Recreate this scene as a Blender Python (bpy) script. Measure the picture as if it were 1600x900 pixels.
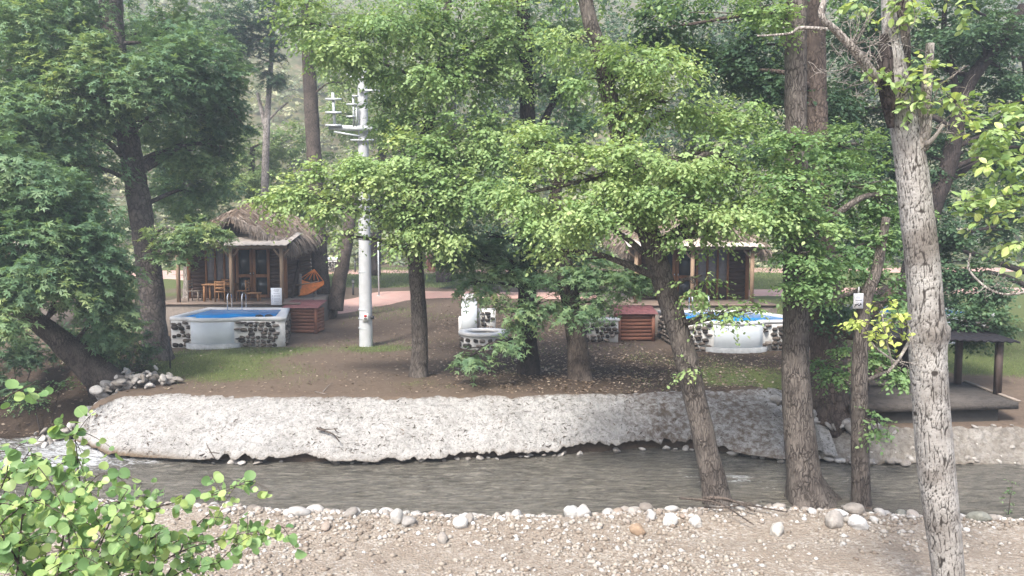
import bpy, math, random
import numpy as np
from mathutils import Vector

for _o in list(bpy.data.objects):
    bpy.data.objects.remove(_o)
S = bpy.context.scene
R = math.radians

# ------------------------------------------------------------------ camera, sky, sun, exposure
CAM_Z = 4.0
PITCH = math.atan(90 / 1200)
cam_data = bpy.data.cameras.new('camera')
cam_data.lens = 27.0
cam_data.sensor_width = 36.0
cam_data.clip_start = 0.1
cam_data.clip_end = 2000
cam = bpy.data.objects.new('camera', cam_data)
S.collection.objects.link(cam)
cam.location = (0, 0, CAM_Z)
cam.rotation_euler = (math.pi / 2 - PITCH, 0, 0)
S.camera = cam

SUN_EL, SUN_AZ = 50.0, 203.0     # degrees; azimuth clockwise from +Y (view direction)
w = bpy.data.worlds.new('World')
S.world = w
w.use_nodes = True
wn = w.node_tree
wn.nodes.clear()
sky = wn.nodes.new('ShaderNodeTexSky')
sky.sky_type = 'NISHITA'
sky.sun_disc = False
sky.sun_elevation = R(SUN_EL)
sky.sun_rotation = R(SUN_AZ)
sky.air_density = 1.0
sky.dust_density = 4.0
sky.ozone_density = 1.0
bg = wn.nodes.new('ShaderNodeBackground')
bg.inputs['Strength'].default_value = 0.15
wo = wn.nodes.new('ShaderNodeOutputWorld')
wn.links.new(sky.outputs[0], bg.inputs[0])
wn.links.new(bg.outputs[0], wo.inputs[0])

sd = bpy.data.lights.new('sun', 'SUN')
sd.energy = 2.6
sd.angle = R(10)
sd.color = (1.0, 0.97, 0.92)
sun = bpy.data.objects.new('sun', sd)
S.collection.objects.link(sun)
sun.location = (0, 0, 60)
_dir = Vector((math.sin(R(SUN_AZ)) * math.cos(R(SUN_EL)), math.cos(R(SUN_AZ)) * math.cos(R(SUN_EL)), math.sin(R(SUN_EL))))
sun.rotation_euler = _dir.to_track_quat('Z', 'Y').to_euler()

S.view_settings.view_transform = 'Standard'
S.view_settings.look = 'None'
S.view_settings.gamma = 1.0
S.view_settings.use_curve_mapping = False
S.view_settings.exposure = 1.58
S.render.engine = 'CYCLES'
S.cycles.max_bounces = 6
S.cycles.diffuse_bounces = 4
S.cycles.glossy_bounces = 2
S.cycles.transmission_bounces = 4
S.cycles.transparent_max_bounces = 8
S.cycles.volume_bounces = 0
S.cycles.use_denoising = True
S.cycles.caustics_reflective = False
S.cycles.caustics_refractive = False

# ------------------------------------------------------------------ helpers: where a photo pixel meets the place
_f = 1200.0
def ray(px, py):
    dx, dy = (px - 800) / _f, (450 - py) / _f
    c, s = math.cos(PITCH), math.sin(PITCH)
    return np.array([dx, c + dy * s, -s + dy * c])
def AT(px, py, Y):
    d = ray(px, py)
    return np.array([0, 0, CAM_Z]) + d * (Y / d[1])
def GZ(px, py, z):
    d = ray(px, py)
    return np.array([0, 0, CAM_Z]) + d * ((z - CAM_Z) / d[2])
def GH(px, py):
    z = 0.0
    for _ in range(30):
        p = GZ(px, py, z)
        z = 0.5 * z + 0.5 * float(H(p[0], p[1]))
    p = GZ(px, py, z)
    p[2] = float(H(p[0], p[1]))
    return p

def sstep(a, b, x):
    t = np.clip((np.asarray(x, float) - a) / (b - a), 0, 1)
    return t * t * (3 - 2 * t)

# numpy value noise
def _hash(ix, iy, iz, s):
    n = (ix.astype(np.int64) * 374761393 + iy.astype(np.int64) * 668265263 + iz.astype(np.int64) * 2147483647 + s * 1274126177) & 0xffffffff
    n = ((n ^ (n >> 13)) * 1274126177) & 0xffffffff
    n = ((n ^ (n >> 16)) * 2246822519) & 0xffffffff
    return ((n ^ (n >> 15)) & 0xffffff) / float(0xffffff)
def vnoise(p, s=0):
    p = np.asarray(p, float)
    i = np.floor(p).astype(np.int64)
    f = p - i
    f = f * f * (3 - 2 * f)
    o = 0
    for dx in (0, 1):
        for dy in (0, 1):
            for dz in (0, 1):
                wgt = (f[..., 0] if dx else 1 - f[..., 0]) * (f[..., 1] if dy else 1 - f[..., 1]) * (f[..., 2] if dz else 1 - f[..., 2])
                o = o + wgt * _hash(i[..., 0] + dx, i[..., 1] + dy, i[..., 2] + dz, s)
    return o * 2 - 1
def fbm(p, oct=4, s=0, gain=0.5):
    p = np.asarray(p, float)
    o, a = 0, 1.0
    for k in range(oct):
        o = o + a * vnoise(p * (2.03 ** k), s + k)
        a *= gain
    return o
def fbm2(x, y, oct=4, s=0, z=0.0):
    x, y = np.broadcast_arrays(np.asarray(x, float), np.asarray(y, float))
    return fbm(np.stack([x, y, np.full_like(x, z)], -1), oct, s)
def norm(v):
    return v / np.maximum(np.linalg.norm(v, axis=-1, keepdims=True), 1e-9)

# meshes
def mesh(name, V, F, mat=None, smooth=False, attrs=None):
    """V (n,3); F = array (m,3|4) or list of such arrays / lists of polygons"""
    me = bpy.data.meshes.new(name)
    V = np.asarray(V, np.float32)
    if isinstance(F, np.ndarray):
        F = [F]
    loops, starts, tot = [], [], 0
    for blk in F:
        if isinstance(blk, np.ndarray):
            m, k = blk.shape
            loops.append(blk.ravel())
            starts.append(tot + np.arange(m) * k)
            tot += m * k
        else:
            loops.append(np.array(blk))
            starts.append(np.array([tot]))
            tot += len(blk)
    loops = np.concatenate(loops).astype(np.int32)
    starts = np.concatenate(starts).astype(np.int32)
    me.vertices.add(len(V))
    me.vertices.foreach_set('co', V.ravel())
    me.loops.add(len(loops))
    me.loops.foreach_set('vertex_index', loops)
    me.polygons.add(len(starts))
    me.polygons.foreach_set('loop_start', starts)
    if smooth:
        me.polygons.foreach_set('use_smooth', np.ones(len(starts), bool))
    for nm, (dom, arr) in (attrs or {}).items():
        a = me.attributes.new(nm, 'FLOAT', dom)
        a.data.foreach_set('value', np.asarray(arr, np.float32))
    me.update(calc_edges=True)
    if mat:
        me.materials.append(mat)
    return me
def link(name, data, parent=None, loc=None):
    o = bpy.data.objects.new(name, data)
    S.collection.objects.link(o)
    if parent is not None:
        o.parent = parent
    if loc is not None:
        o.location = loc
    return o
def thing(name, label, cat, loc=(0, 0, 0), rz=0.0, group=None):
    o = link(name, None)
    o.empty_display_size = 0.2
    o.location = loc
    o.rotation_euler = (0, 0, rz)
    return tag(o, label, cat, group)
def tag(o, label, cat, group=None, kind=None):
    o['label'] = label
    o['category'] = cat
    if group:
        o['group'] = group
    if kind:
        o['kind'] = kind
    return o
def struct(name, V, F, mat, smooth=True, attrs=None):
    o = link(name, mesh(name, V, F, mat, smooth, attrs))
    o['kind'] = 'structure'
    return o
def part(name, V, F, mat, root, smooth=False, attrs=None, world=True, kind=None):
    V = np.asarray(V, float)
    if world:
        V = V - np.array(root.location)
    o = link(name, mesh(name, V, F, mat, smooth, attrs), root)
    if kind:
        o['kind'] = kind
    return o
def copy_tree(o, parent=None):
    c = o.copy()
    S.collection.objects.link(c)
    c.parent = parent
    for ch in o.children:
        copy_tree(ch, c)
    return c

class MB:
    def __init__(s):
        s.V, s.F, s.n = [], [], 0
    def add(s, V, F):
        V = np.asarray(V, float)
        for blk in (F if isinstance(F, list) else [F]):
            if isinstance(blk, np.ndarray):
                s.F.append(blk + s.n)
            else:
                s.F.append([i + s.n for i in blk])
        s.V.append(V)
        s.n += len(V)
        return s
    def box(s, x0, x1, y0, y1, z0, z1):
        V = [(x, y, z) for z in (z0, z1) for y in (y0, y1) for x in (x0, x1)]
        return s.add(V, np.array([[0, 2, 3, 1], [4, 5, 7, 6], [0, 1, 5, 4], [2, 6, 7, 3], [0, 4, 6, 2], [1, 3, 7, 5]]))
    def bar(s, a, b, w, h=None):
        """rectangular bar between two points"""
        a, b = np.array(a, float), np.array(b, float)
        h = h or w
        d = norm(b - a)
        up = np.array([0, 0, 1.0]) if abs(d[2]) < 0.95 else np.array([0, 1.0, 0])
        x = norm(np.cross(d, up))
        y = np.cross(x, d)
        V = [p + x * w / 2 * i + y * h / 2 * j for p in (a, b) for i, j in ((-1, -1), (1, -1), (1, 1), (-1, 1))]
        return s.add(V, np.array([[0, 1, 2, 3], [7, 6, 5, 4], [0, 4, 5, 1], [1, 5, 6, 2], [2, 6, 7, 3], [3, 7, 4, 0]]))
    def tube(s, pts, r, seg=8):
        V, F = tube(pts, r, seg)
        return s.add(V, F)
    def out(s):
        return np.concatenate(s.V), s.F
    def part(s, name, mat, root, smooth=False, world=False, kind=None):
        V, F = s.out()
        return part(name, V, F, mat, root, smooth, None, world, kind)

def smooth_line(P, step):
    """Catmull-Rom through P (n,k) resampled about every step metres (first three columns are xyz)"""
    P = np.asarray(P, float)
    if len(P) == 2:
        n = max(2, int(np.linalg.norm(P[1, :3] - P[0, :3]) / step) + 1)
        t = np.linspace(0, 1, n)[:, None]
        return P[0] * (1 - t) + P[1] * t
    E = np.vstack([2 * P[0] - P[1], P, 2 * P[-1] - P[-2]])
    out = []
    for i in range(1, len(E) - 2):
        a, b, c, d = E[i - 1], E[i], E[i + 1], E[i + 2]
        n = max(2, int(np.linalg.norm(c[:3] - b[:3]) / step) + 1)
        t = np.linspace(0, 1, n, endpoint=False)[:, None]
        out.append(0.5 * ((2 * b) + (c - a) * t + (2 * a - 5 * b + 4 * c - d) * t ** 2 + (3 * b - 3 * c + d - a) * t ** 3))
    out.append(P[-1:])
    return np.vstack(out)
def tube(pts, r, seg=8, rad_fn=None):
    """tube along pts; r scalar or per point; rad_fn(theta grid, i grid, pos) multiplies the radius"""
    P = np.asarray(pts, float)
    n = len(P)
    r = np.broadcast_to(np.asarray(r, float), (n,))
    T = norm(np.gradient(P, axis=0))
    ref = np.array([1.0, 0, 0]) if abs(T[0][0]) < 0.8 else np.array([0, 1.0, 0])
    X = np.zeros((n, 3)); Y = np.zeros((n, 3))
    x = ref
    for i in range(n):
        x = x - T[i] * np.dot(x, T[i])
        x = x / max(np.linalg.norm(x), 1e-9)
        X[i] = x
        Y[i] = np.cross(T[i], x)
    th = np.linspace(0, 2 * math.pi, seg, endpoint=False)
    c, s_ = np.cos(th)[None, :, None], np.sin(th)[None, :, None]
    D = X[:, None, :] * c + Y[:, None, :] * s_
    rr = np.broadcast_to(r[:, None], (n, seg))
    if rad_fn is not None:
        rr = rr * rad_fn(np.broadcast_to(th[None, :], (n, seg)), np.broadcast_to(np.arange(n)[:, None], (n, seg)), P[:, None, :] + D * rr[..., None])
    V = (P[:, None, :] + D * rr[..., None]).reshape(-1, 3)
    i = np.arange(n - 1)[:, None] * seg
    j = np.arange(seg)[None, :]
    k = (j + 1) % seg
    F = np.stack([i + j, i + k, i + seg + k, i + seg + j], -1).reshape(-1, 4)
    V = np.vstack([V, P[0:1], P[-1:]])
    b = n * seg
    jj = np.arange(seg)
    c0 = np.stack([np.full(seg, b), (jj + 1) % seg, jj], -1)
    c1 = np.stack([np.full(seg, b + 1), (n - 1) * seg + jj, (n - 1) * seg + (jj + 1) % seg], -1)
    return V, [F, c0, c1]
def grid(nu, nv):
    i = np.arange(nu - 1)[:, None] * nv
    j = np.arange(nv - 1)[None, :]
    return np.stack([i + j, i + nv + j, i + nv + j + 1, i + j + 1], -1).reshape(-1, 4)

def ico(sub):
    import bmesh
    bm = bmesh.new()
    bmesh.ops.create_icosphere(bm, subdivisions=sub, radius=1.0)
    V = np.array([v.co[:] for v in bm.verts])
    F = np.array([[v.index for v in f.verts] for f in bm.faces])
    bm.free()
    return V, F

# ------------------------------------------------------------------ materials
class NT:
    def __init__(s, name):
        s.m = bpy.data.materials.new(name)
        s.m.use_nodes = True
        s.t = s.m.node_tree
        s.t.nodes.clear()
        s.out = s.t.nodes.new('ShaderNodeOutputMaterial')
    def n(s, typ, **kw):
        nd = s.t.nodes.new('ShaderNode' + typ)
        for k, v in kw.items():
            if hasattr(nd, k) and not k[0].isupper():
                setattr(nd, k, v)
        return nd
    def l(s, a, b):
        s.t.links.new(a, b)
    def coord(s, kind='Object', scale=(1, 1, 1)):
        tc = s.n('TexCoord')
        mp = s.n('Mapping')
        mp.inputs['Scale'].default_value = scale
        s.l(tc.outputs[kind], mp.inputs[0])
        return mp.outputs[0]
    def noise(s, vec, scale, detail=5, rough=0.6, dist=0.0):
        n = s.n('TexNoise')
        n.inputs['Scale'].default_value = scale
        n.inputs['Detail'].default_value = detail
        n.inputs['Roughness'].default_value = rough
        n.inputs['Distortion'].default_value = dist
        s.l(vec, n.inputs['Vector'])
        return n.outputs['Fac']
    def vor(s, vec, scale, feature='F1', out='Distance', rnd=1.0):
        n = s.n('TexVoronoi', feature=feature)
        n.inputs['Scale'].default_value = scale
        n.inputs['Randomness'].default_value = rnd
        s.l(vec, n.inputs['Vector'])
        return n.outputs[out]
    def ramp(s, fac, stops, interp='LINEAR'):
        r = s.n('ValToRGB')
        r.color_ramp.interpolation = interp
        e = r.color_ramp.elements
        while len(e) < len(stops):
            e.new(0.5)
        for el, (p, c) in zip(e, stops):
            el.position = p
            el.color = (*c, 1) if not isinstance(c, (int, float)) else (c, c, c, 1)
        s.l(fac, r.inputs[0])
        return r.outputs[0]
    def mix(s, fac, a, b, typ='MIX'):
        m = s.n('MixRGB', blend_type=typ)
        for i, v in ((0, fac), (1, a), (2, b)):
            if hasattr(v, 'links'):
                s.l(v, m.inputs[i])
            elif isinstance(v, (int, float)):
                m.inputs[i].default_value = v if i == 0 else (v, v, v, 1)
            else:
                m.inputs[i].default_value = (*v, 1)
        return m.outputs[0]
    def math(s, op, a, b=0.0):
        m = s.n('Math', operation=op)
        for i, v in ((0, a), (1, b)):
            if hasattr(v, 'links'):
                s.l(v, m.inputs[i])
            else:
                m.inputs[i].default_value = v
        return m.outputs[0]
    def attr(s, name):
        a = s.n('Attribute')
        a.attribute_name = name
        return a.outputs['Fac']
    def rnd(s):
        return s.n('ObjectInfo').outputs['Random']
    def bump(s, h, strength=0.5, dist=0.02, normal=None):
        b = s.n('Bump')
        b.inputs['Strength'].default_value = strength
        b.inputs['Distance'].default_value = dist
        s.l(h, b.inputs['Height'])
        if normal is not None:
            s.l(normal, b.inputs['Normal'])
        return b.outputs[0]
    def done(s, col, rough=0.8, normal=None, spec=0.3, metal=0.0, **kw):
        p = s.n('BsdfPrincipled')
        for k, v in (('Base Color', col), ('Roughness', rough), ('Metallic', metal), ('Specular IOR Level', spec)):
            if hasattr(v, 'links'):
                s.l(v, p.inputs[k])
            elif isinstance(v, (int, float)):
                p.inputs[k].default_value = v
            else:
                p.inputs[k].default_value = (*v, 1)
        for k, v in kw.items():
            p.inputs[k.replace('_', ' ')].default_value = v
        if normal is not None:
            s.l(normal, p.inputs['Normal'])
        s.l(p.outputs[0], s.out.inputs[0])
        return s.m

LEAF_GAIN = 1.9
def leaf_mat(name, stops, trans=0.35, rough=0.5, per_object=False, gain=1.0, tint=(1.15, 1.1, 0.6)):
    t = NT(name)
    v = t.rnd() if per_object else t.attr('v')
    stops = [(a, tuple(min(0.6, gain * LEAF_GAIN * (0.86 * x + 0.14 * sum(c) / 3)) for x in c)) for a, c in stops]
    col = t.ramp(v, stops)
    if per_object:                       # midrib and fanning veins, faint mottling
        c = t.coord('Object')
        sp = t.n('SeparateXYZ'); t.l(c, sp.inputs[0])
        ay = t.math('ABSOLUTE', sp.outputs[1])
        rib = t.ramp(ay, [(0.012, 0.55), (0.035, 0.0)])
        an = t.math('ARCTAN2', ay, t.math('ADD', sp.outputs[0], 0.05))
        vein = t.ramp(t.math('ABSOLUTE', t.math('SINE', t.math('MULTIPLY', an, 7.0))), [(0.0, 0.30), (0.14, 0.0)])
        col = t.mix(t.math('MAXIMUM', rib, vein), col, t.mix(1.0, col, (1.5, 1.4, 1.5), 'MULTIPLY'))
        col = t.mix(t.ramp(t.noise(c, 4.0, 4), [(0.4, 0.0), (0.7, 0.35)]), col, t.mix(1.0, col, (0.75, 0.72, 0.6), 'MULTIPLY'))
    p = t.n('BsdfPrincipled')
    t.l(col, p.inputs['Base Color'])
    p.inputs['Roughness'].default_value = rough
    p.inputs['Specular IOR Level'].default_value = 0.35
    tr = t.n('BsdfTranslucent')
    t.l(t.mix(1.0, col, tint, 'MULTIPLY'), tr.inputs[0])
    ms = t.n('MixShader')
    ms.inputs[0].default_value = trans + 0.06
    t.l(p.outputs[0], ms.inputs[1])
    t.l(tr.outputs[0], ms.inputs[2])
    t.l(ms.outputs[0], t.out.inputs[0])
    return t.m

def bark_mat(name, light, dark, crack, sc=(22, 22, 5), moss=None, bump=0.9):
    t = NT(name)
    c = t.coord('Object')
    dn = t.n('TexNoise'); dn.inputs['Scale'].default_value = 5.0; dn.inputs['Detail'].default_value = 5
    t.l(c, dn.inputs['Vector'])
    add = t.n('VectorMath', operation='MULTIPLY_ADD')
    t.l(dn.outputs['Color'], add.inputs[0]); add.inputs[1].default_value = (0.16, 0.16, 0.32); t.l(c, add.inputs[2])
    mp = t.n('Mapping'); mp.inputs['Scale'].default_value = sc
    t.l(add.outputs[0], mp.inputs[0])
    ed = t.vor(mp.outputs[0], 1.0, 'DISTANCE_TO_EDGE')
    gate = t.ramp(t.noise(c, 4.0, 4), [(0.42, 0.0), (0.62, 0.75)])
    cr = t.math('MAXIMUM', t.ramp(ed, [(0.0, 0.0), (0.15, 1.0)]), gate)
    big = t.noise(c, 2.2, 5, 0.6)
    fine = t.noise(mp.outputs[0], 2.5, 6, 0.7)
    col = t.mix(t.ramp(big, [(0.35, 0.0), (0.65, 1.0)]), dark, light)
    col = t.mix(t.ramp(fine, [(0.3, 0.0), (0.7, 1.0)]), t.mix(1.0, col, 0.72, 'MULTIPLY'), col)
    if moss:
        col = t.mix(t.ramp(t.noise(c, 5.0, 4), [(0.55, 0.0), (0.7, 0.6)]), col, moss)
    col = t.mix(cr, crack, col)
    hgt = t.math('ADD', t.math('MULTIPLY', cr, 0.7), t.math('MULTIPLY', fine, 0.5))
    return t.done(col, 0.9, t.bump(hgt, bump, 0.03), 0.15)

def plain(name, col, rough=0.7, spec=0.3, metal=0.0, var=0.25, scale=8.0, bump=0.15):
    t = NT(name)
    c = t.coord('Object')
    n = t.noise(c, scale, 5, 0.65)
    a = tuple(x * (1 - var) for x in col); b = tuple(min(1, x * (1 + var)) for x in col)
    return t.done(t.ramp(n, [(0.3, a), (0.7, b)]), rough, t.bump(n, bump, 0.01), spec, metal)

def wood_mat(name, light, dark, sc=(3, 3, 30), rough=0.75):
    t = NT(name)
    c = t.coord('Object', sc)
    n = t.noise(c, 2.0, 6, 0.7, 0.3)
    col = t.ramp(n, [(0.3, dark), (0.7, light)])
    col = t.mix(0.35, col, t.mix(1.0, col, t.ramp(t.rnd(), [(0, 0.55), (1, 1.3)]), 'MULTIPLY'))
    return t.done(col, rough, t.bump(n, 0.3, 0.01), 0.25)
# ------------------------------------------------------------------ terrain
def _curve(pts, z):
    P = np.array([GZ(px, py, z) for px, py in pts])
    return P[:, 0], P[:, 1]
_tx, _ty = _curve([(150, 628), (200, 618), (260, 616), (400, 621), (600, 622), (800, 619), (950, 616), (1060, 613), (1225, 607)], 0.0)
_rx, _ry = _curve([(1250, 650), (1330, 664), (1450, 668), (1600, 664), (1900, 660)], -0.42)
TX = np.concatenate([[-200, -12.6, -10.9], _tx, _rx, [200]])
TY = np.concatenate([[18.9, 18.4, 18.6], _ty, _ry, [17.0]])
_bx, _by = _curve([(128, 694), (170, 707), (330, 715), (600, 715), (800, 706), (1050, 692), (1130, 699), (1225, 712)], -0.93)
_qx, _qy = _curve([(1250, 716), (1330, 722), (1600, 724), (1900, 724)], -1.06)
BX = np.concatenate([[-200, -12.6, -10.9], _bx, _qx, [200]])
BY = np.concatenate([[18.6, 18.2, 18.2], _by, _qy, [16.5]])
_nx, _ny = _curve([(-300, 770), (200, 782), (330, 790), (480, 798), (700, 806), (900, 806), (1000, 798), (1180, 792), (1400, 806), (1600, 812), (1900, 815)], -1.08)
NX = np.concatenate([[-200], _nx, [200]])
NY = np.concatenate([[15.0], _ny, [13.4]])
WATER_Z = -1.10
yt = lambda x: np.interp(x, TX, TY)
yb = lambda x: np.interp(x, BX, BY)
yn = lambda x: np.interp(x, NX, NY)

def H_far(x, y):
    x, y = np.broadcast_arrays(np.asarray(x, float), np.asarray(y, float))
    T = yt(x)
    z = 1.0 * sstep(36, 60, y)
    hill = np.maximum(y - 64 + 5 * fbm2(x * 0.03, y * 0.03, 3, 5), 0)
    z = z + 0.62 * np.minimum(hill, 104) * sstep(64, 84, y)
    z = z + sstep(70, 110, y) * 4.0 * fbm2(x * 0.035, y * 0.035, 4, 9)
    z = z - 0.44 * sstep(6.2, 7.2, x) * (1 - sstep(0.5, 4.0, y - T))
    z = z - 1.0 * sstep(-9.7, -10.9, x) * (1 - sstep(0.2, 4.6, y - T)) * 1.0
    z = z + sstep(-9.5, -11, x) * (1 - sstep(3, 7, y - T)) * (0.16 * fbm2(x * 0.9, y * 0.9, 4, 24) + 0.06 * fbm2(x * 4, y * 4, 3, 25))
    z = z + 0.05 * fbm2(x * 0.35, y * 0.35, 3, 21) * sstep(0.2, 3, y - T)
    return z
def H_near(x, y):
    x, y = np.broadcast_arrays(np.asarray(x, float), np.asarray(y, float))
    d = yn(x) - y
    z = -1.35 + 0.45 * sstep(-0.6, 0.75, d) - 0.03 * sstep(0.8, 2.0, d)
    z = z + 0.05 * sstep(0.1, 0.8, d) * (1 - sstep(0.9, 1.7, d))
    z = z + 2.45 * sstep(10.0, 2.2, y)**1.0 + 0.9 * sstep(3.0, 1.0, y)
    z = z + 0.035 * fbm2(x * 0.9, y * 0.9, 3, 31) * sstep(0, 1, d)
    return z
def H(x, y):
    x, y = np.broadcast_arrays(np.asarray(x, float), np.asarray(y, float))
    return np.where(y > yt(x), H_far(x, y), np.where(y < yn(x) + 0.6, H_near(x, y), -1.5))

# ---- ground materials
def ground_mat():
    t = NT('ground_earth_and_grass')
    c = t.coord('Object')
    n1 = t.noise(c, 1.3, 6, 0.65)
    n2 = t.noise(c, 9.0, 6, 0.7)
    n3 = t.noise(c, 40.0, 4, 0.7)
    dirt = t.ramp(n2, [(0.25, (0.062, 0.044, 0.032)), (0.55, (0.122, 0.09, 0.067)), (0.8, (0.178, 0.138, 0.105))])
    dirt = t.mix(t.ramp(n1, [(0.35, 0.0), (0.65, 0.6)]), dirt, (0.138, 0.107, 0.082))
    dirt = t.mix(t.ramp(n3, [(0.58, 0.0), (0.7, 0.4)]), dirt, (0.17, 0.14, 0.112))
    lit = t.ramp(n3, [(0.35, (0.02, 0.0145, 0.0105)), (0.55, (0.052, 0.037, 0.027)), (0.72, (0.105, 0.077, 0.057))])  # leaf litter, its colour deepened to carry the shade under the trees
    dirt = t.mix(t.attr('litter_shade'), dirt, lit)
    gr = t.ramp(n2, [(0.25, (0.055, 0.07, 0.024)), (0.6, (0.10, 0.118, 0.042)), (0.85, (0.16, 0.155, 0.07))])
    g = t.math('ADD', t.attr('grass'), t.math('MULTIPLY', t.math('SUBTRACT', n2, 0.5), 1.6))
    g = t.math('MULTIPLY', t.ramp(g, [(0.42, 0.0), (0.62, 1.0)]), t.ramp(t.attr('grass'), [(0.02, 0.0), (0.15, 1.0)]))
    col = t.mix(g, dirt, gr)
    hill = t.ramp(n1, [(0.3, (0.06, 0.075, 0.035)), (0.55, (0.11, 0.105, 0.06)), (0.75, (0.19, 0.14, 0.10))])
    col = t.mix(t.attr('hill'), col, hill)
    hb = t.math('ADD', t.math('MULTIPLY', n2, 0.6), n3)
    return t.done(col, 0.95, t.bump(hb, 0.7, 0.03), 0.1)
M_ground = ground_mat()

xs = np.unique(np.concatenate([np.linspace(-300, -24, 50), np.linspace(-24, -15, 30), np.arange(-15, 15.01, 0.13), np.linspace(15, 24, 30), np.linspace(24, 300, 50)]))
ds = np.concatenate([np.array([0.05, 0.2, 0.4]), np.arange(0.6, 14, 0.2), np.arange(14, 46, 0.7), np.arange(46, 200, 4.0), np.arange(200, 400, 20)])
rows = []
Tc, Bc = yt(xs), yb(xs)
rows.append(np.stack([xs, Bc + 0.22, np.full_like(xs, -1.6)], -1))
rows.append(np.stack([xs, Bc + 0.30, np.full_like(xs, -1.02)], -1))
rows.append(np.stack([xs, np.maximum(Tc - 0.25, Bc + 0.32), np.minimum(H_far(xs, Tc + 0.05) - 0.30, -0.3)], -1))
for d in ds:
    y = Tc + d
    z = H_far(xs, y) - 0.03 * (d < 0.1)
    rows.append(np.stack([xs, y, z], -1))
Vg = np.stack(rows, 1)
X, Y = Vg[..., 0], Vg[..., 1]
def blob(cx, cy, rx, ry):
    return np.exp(-(((X - cx) / rx) ** 2 + ((Y - cy) / ry) ** 2))
def gblob(px, py, rx, ry):
    p = GZ(px, py, 0)
    return blob(p[0], p[1], rx, ry)
grass = np.clip(0.95 * gblob(350, 562, 2.3, 1.8) + 0.75 * gblob(300, 580, 2.0, 1.2) + 0.5 * gblob(480, 548, 3.0, 1.2) + 0.45 * gblob(580, 545, 1.2, .8)
                + 0.45 * gblob(650, 600, 0.9, .7) + 0.30 * gblob(430, 590, 3.0, 1.0) + 0.6 * gblob(1150, 585, 2.6, 2.2) + 0.5 * gblob(1230, 600, 2, 2)
                + 0.8 * sstep(46.5, 48.5, Y) * (1 - sstep(60, 68, Y)) + 0.8 * sstep(10.5, 13, X) * sstep(19.5, 22, Y)
                + 0.5 * sstep(-12, -14, X) * sstep(28, 31, Y) + 0.45 * blob(-6, 37.5, 2.5, 3) + 0.25 * fbm2(X * 0.5, Y * 0.5, 3, 77) * sstep(19, 21, Y), 0, 1)
grass *= sstep(0.05, 0.8, Y - yt(X))
litter_shade = np.clip(1.5 * sstep(-9.8, -10.8, X) * (1 - sstep(23, 26, Y)) + 1.1 * blob(3.2, 21.5, 4.2, 2.8) + 0.75 * blob(7, 23, 4, 3) + 0.7 * blob(-0.5, 33, 5, 8) + 0.9 * blob(-14, 21, 4.0, 4) + 0.45 * blob(0.5, 24, 2.5, 4), 0, 1)
hillm = sstep(62, 72, Y)
struct('ground', Vg.reshape(-1, 3), grid(len(xs), Vg.shape[1])[:, ::-1], M_ground, True,
       {'grass': ('POINT', grass.ravel()), 'litter_shade': ('POINT', litter_shade.ravel()), 'hill': ('POINT', hillm.ravel())})
def mask_at(px_world, py_world, arr):
    i = np.clip(np.searchsorted(xs, px_world), 0, len(xs) - 1)
    T = yt(px_world)
    j = np.clip(np.searchsorted(ds, py_world - T) + 3, 0, Vg.shape[1] - 1)
    return arr[i, j]

# ---- white rendered river wall
def revet_mat(name, base, dirt, grey):
    t = NT(name)
    c = t.coord('Object')
    n1 = t.noise(c, 0.9, 6, 0.65)
    n2 = t.noise(c, 7.0, 7, 0.7, 0.5)
    n3 = t.noise(c, 22.0, 6, 0.75)
    col = t.mix(t.ramp(n1, [(0.38, 0.0), (0.62, 1.0)]), grey, base)
    col = t.mix(t.ramp(n2, [(0.36, 0.6), (0.52, 0.0)]), col, tuple(x * 0.5 for x in grey))
    dn = t.n('TexNoise'); dn.inputs['Scale'].default_value = 4.0; dn.inputs['Detail'].default_value = 5
    t.l(c, dn.inputs['Vector'])
    wv = t.n('VectorMath', operation='MULTIPLY_ADD'); t.l(dn.outputs['Color'], wv.inputs[0]); wv.inputs[1].default_value = (0.5, 0.5, 0.5); t.l(c, wv.inputs[2])
    ck = t.math('MULTIPLY', t.ramp(t.vor(wv.outputs[0], 2.4, 'DISTANCE_TO_EDGE'), [(0.0, 1.0), (0.035, 0.0)]), t.ramp(t.noise(c, 2.0, 3), [(0.42, 0.0), (0.58, 0.45)]))
    col = t.mix(ck, col, (0.13, 0.115, 0.10))
    col = t.mix(t.ramp(n3, [(0.36, 0.9), (0.46, 0.0)]), col, (0.09, 0.08, 0.07))
    col = t.mix(t.math('MULTIPLY', t.attr('dirt'), t.ramp(n2, [(0.40, 1.0), (0.62, 0.0)])), col, dirt)
    col = t.mix(t.math('MULTIPLY', t.attr('wet'), t.ramp(n3, [(0.3, 1.0), (0.7, 0.5)])), col, (0.13, 0.095, 0.062))
    h = t.math('ADD', n2, t.math('MULTIPLY', n3, 0.6))
    return t.done(col, 0.9, t.bump(h, 1.0, 0.07), 0.15)
M_revet = revet_mat('white_lime_render', (0.42, 0.41, 0.393), (0.12, 0.09, 0.068), (0.335, 0.325, 0.308))
M_revet2 = revet_mat('grey_river_concrete', (0.33, 0.31, 0.28), (0.16, 0.135, 0.105), (0.23, 0.21, 0.185))
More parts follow.
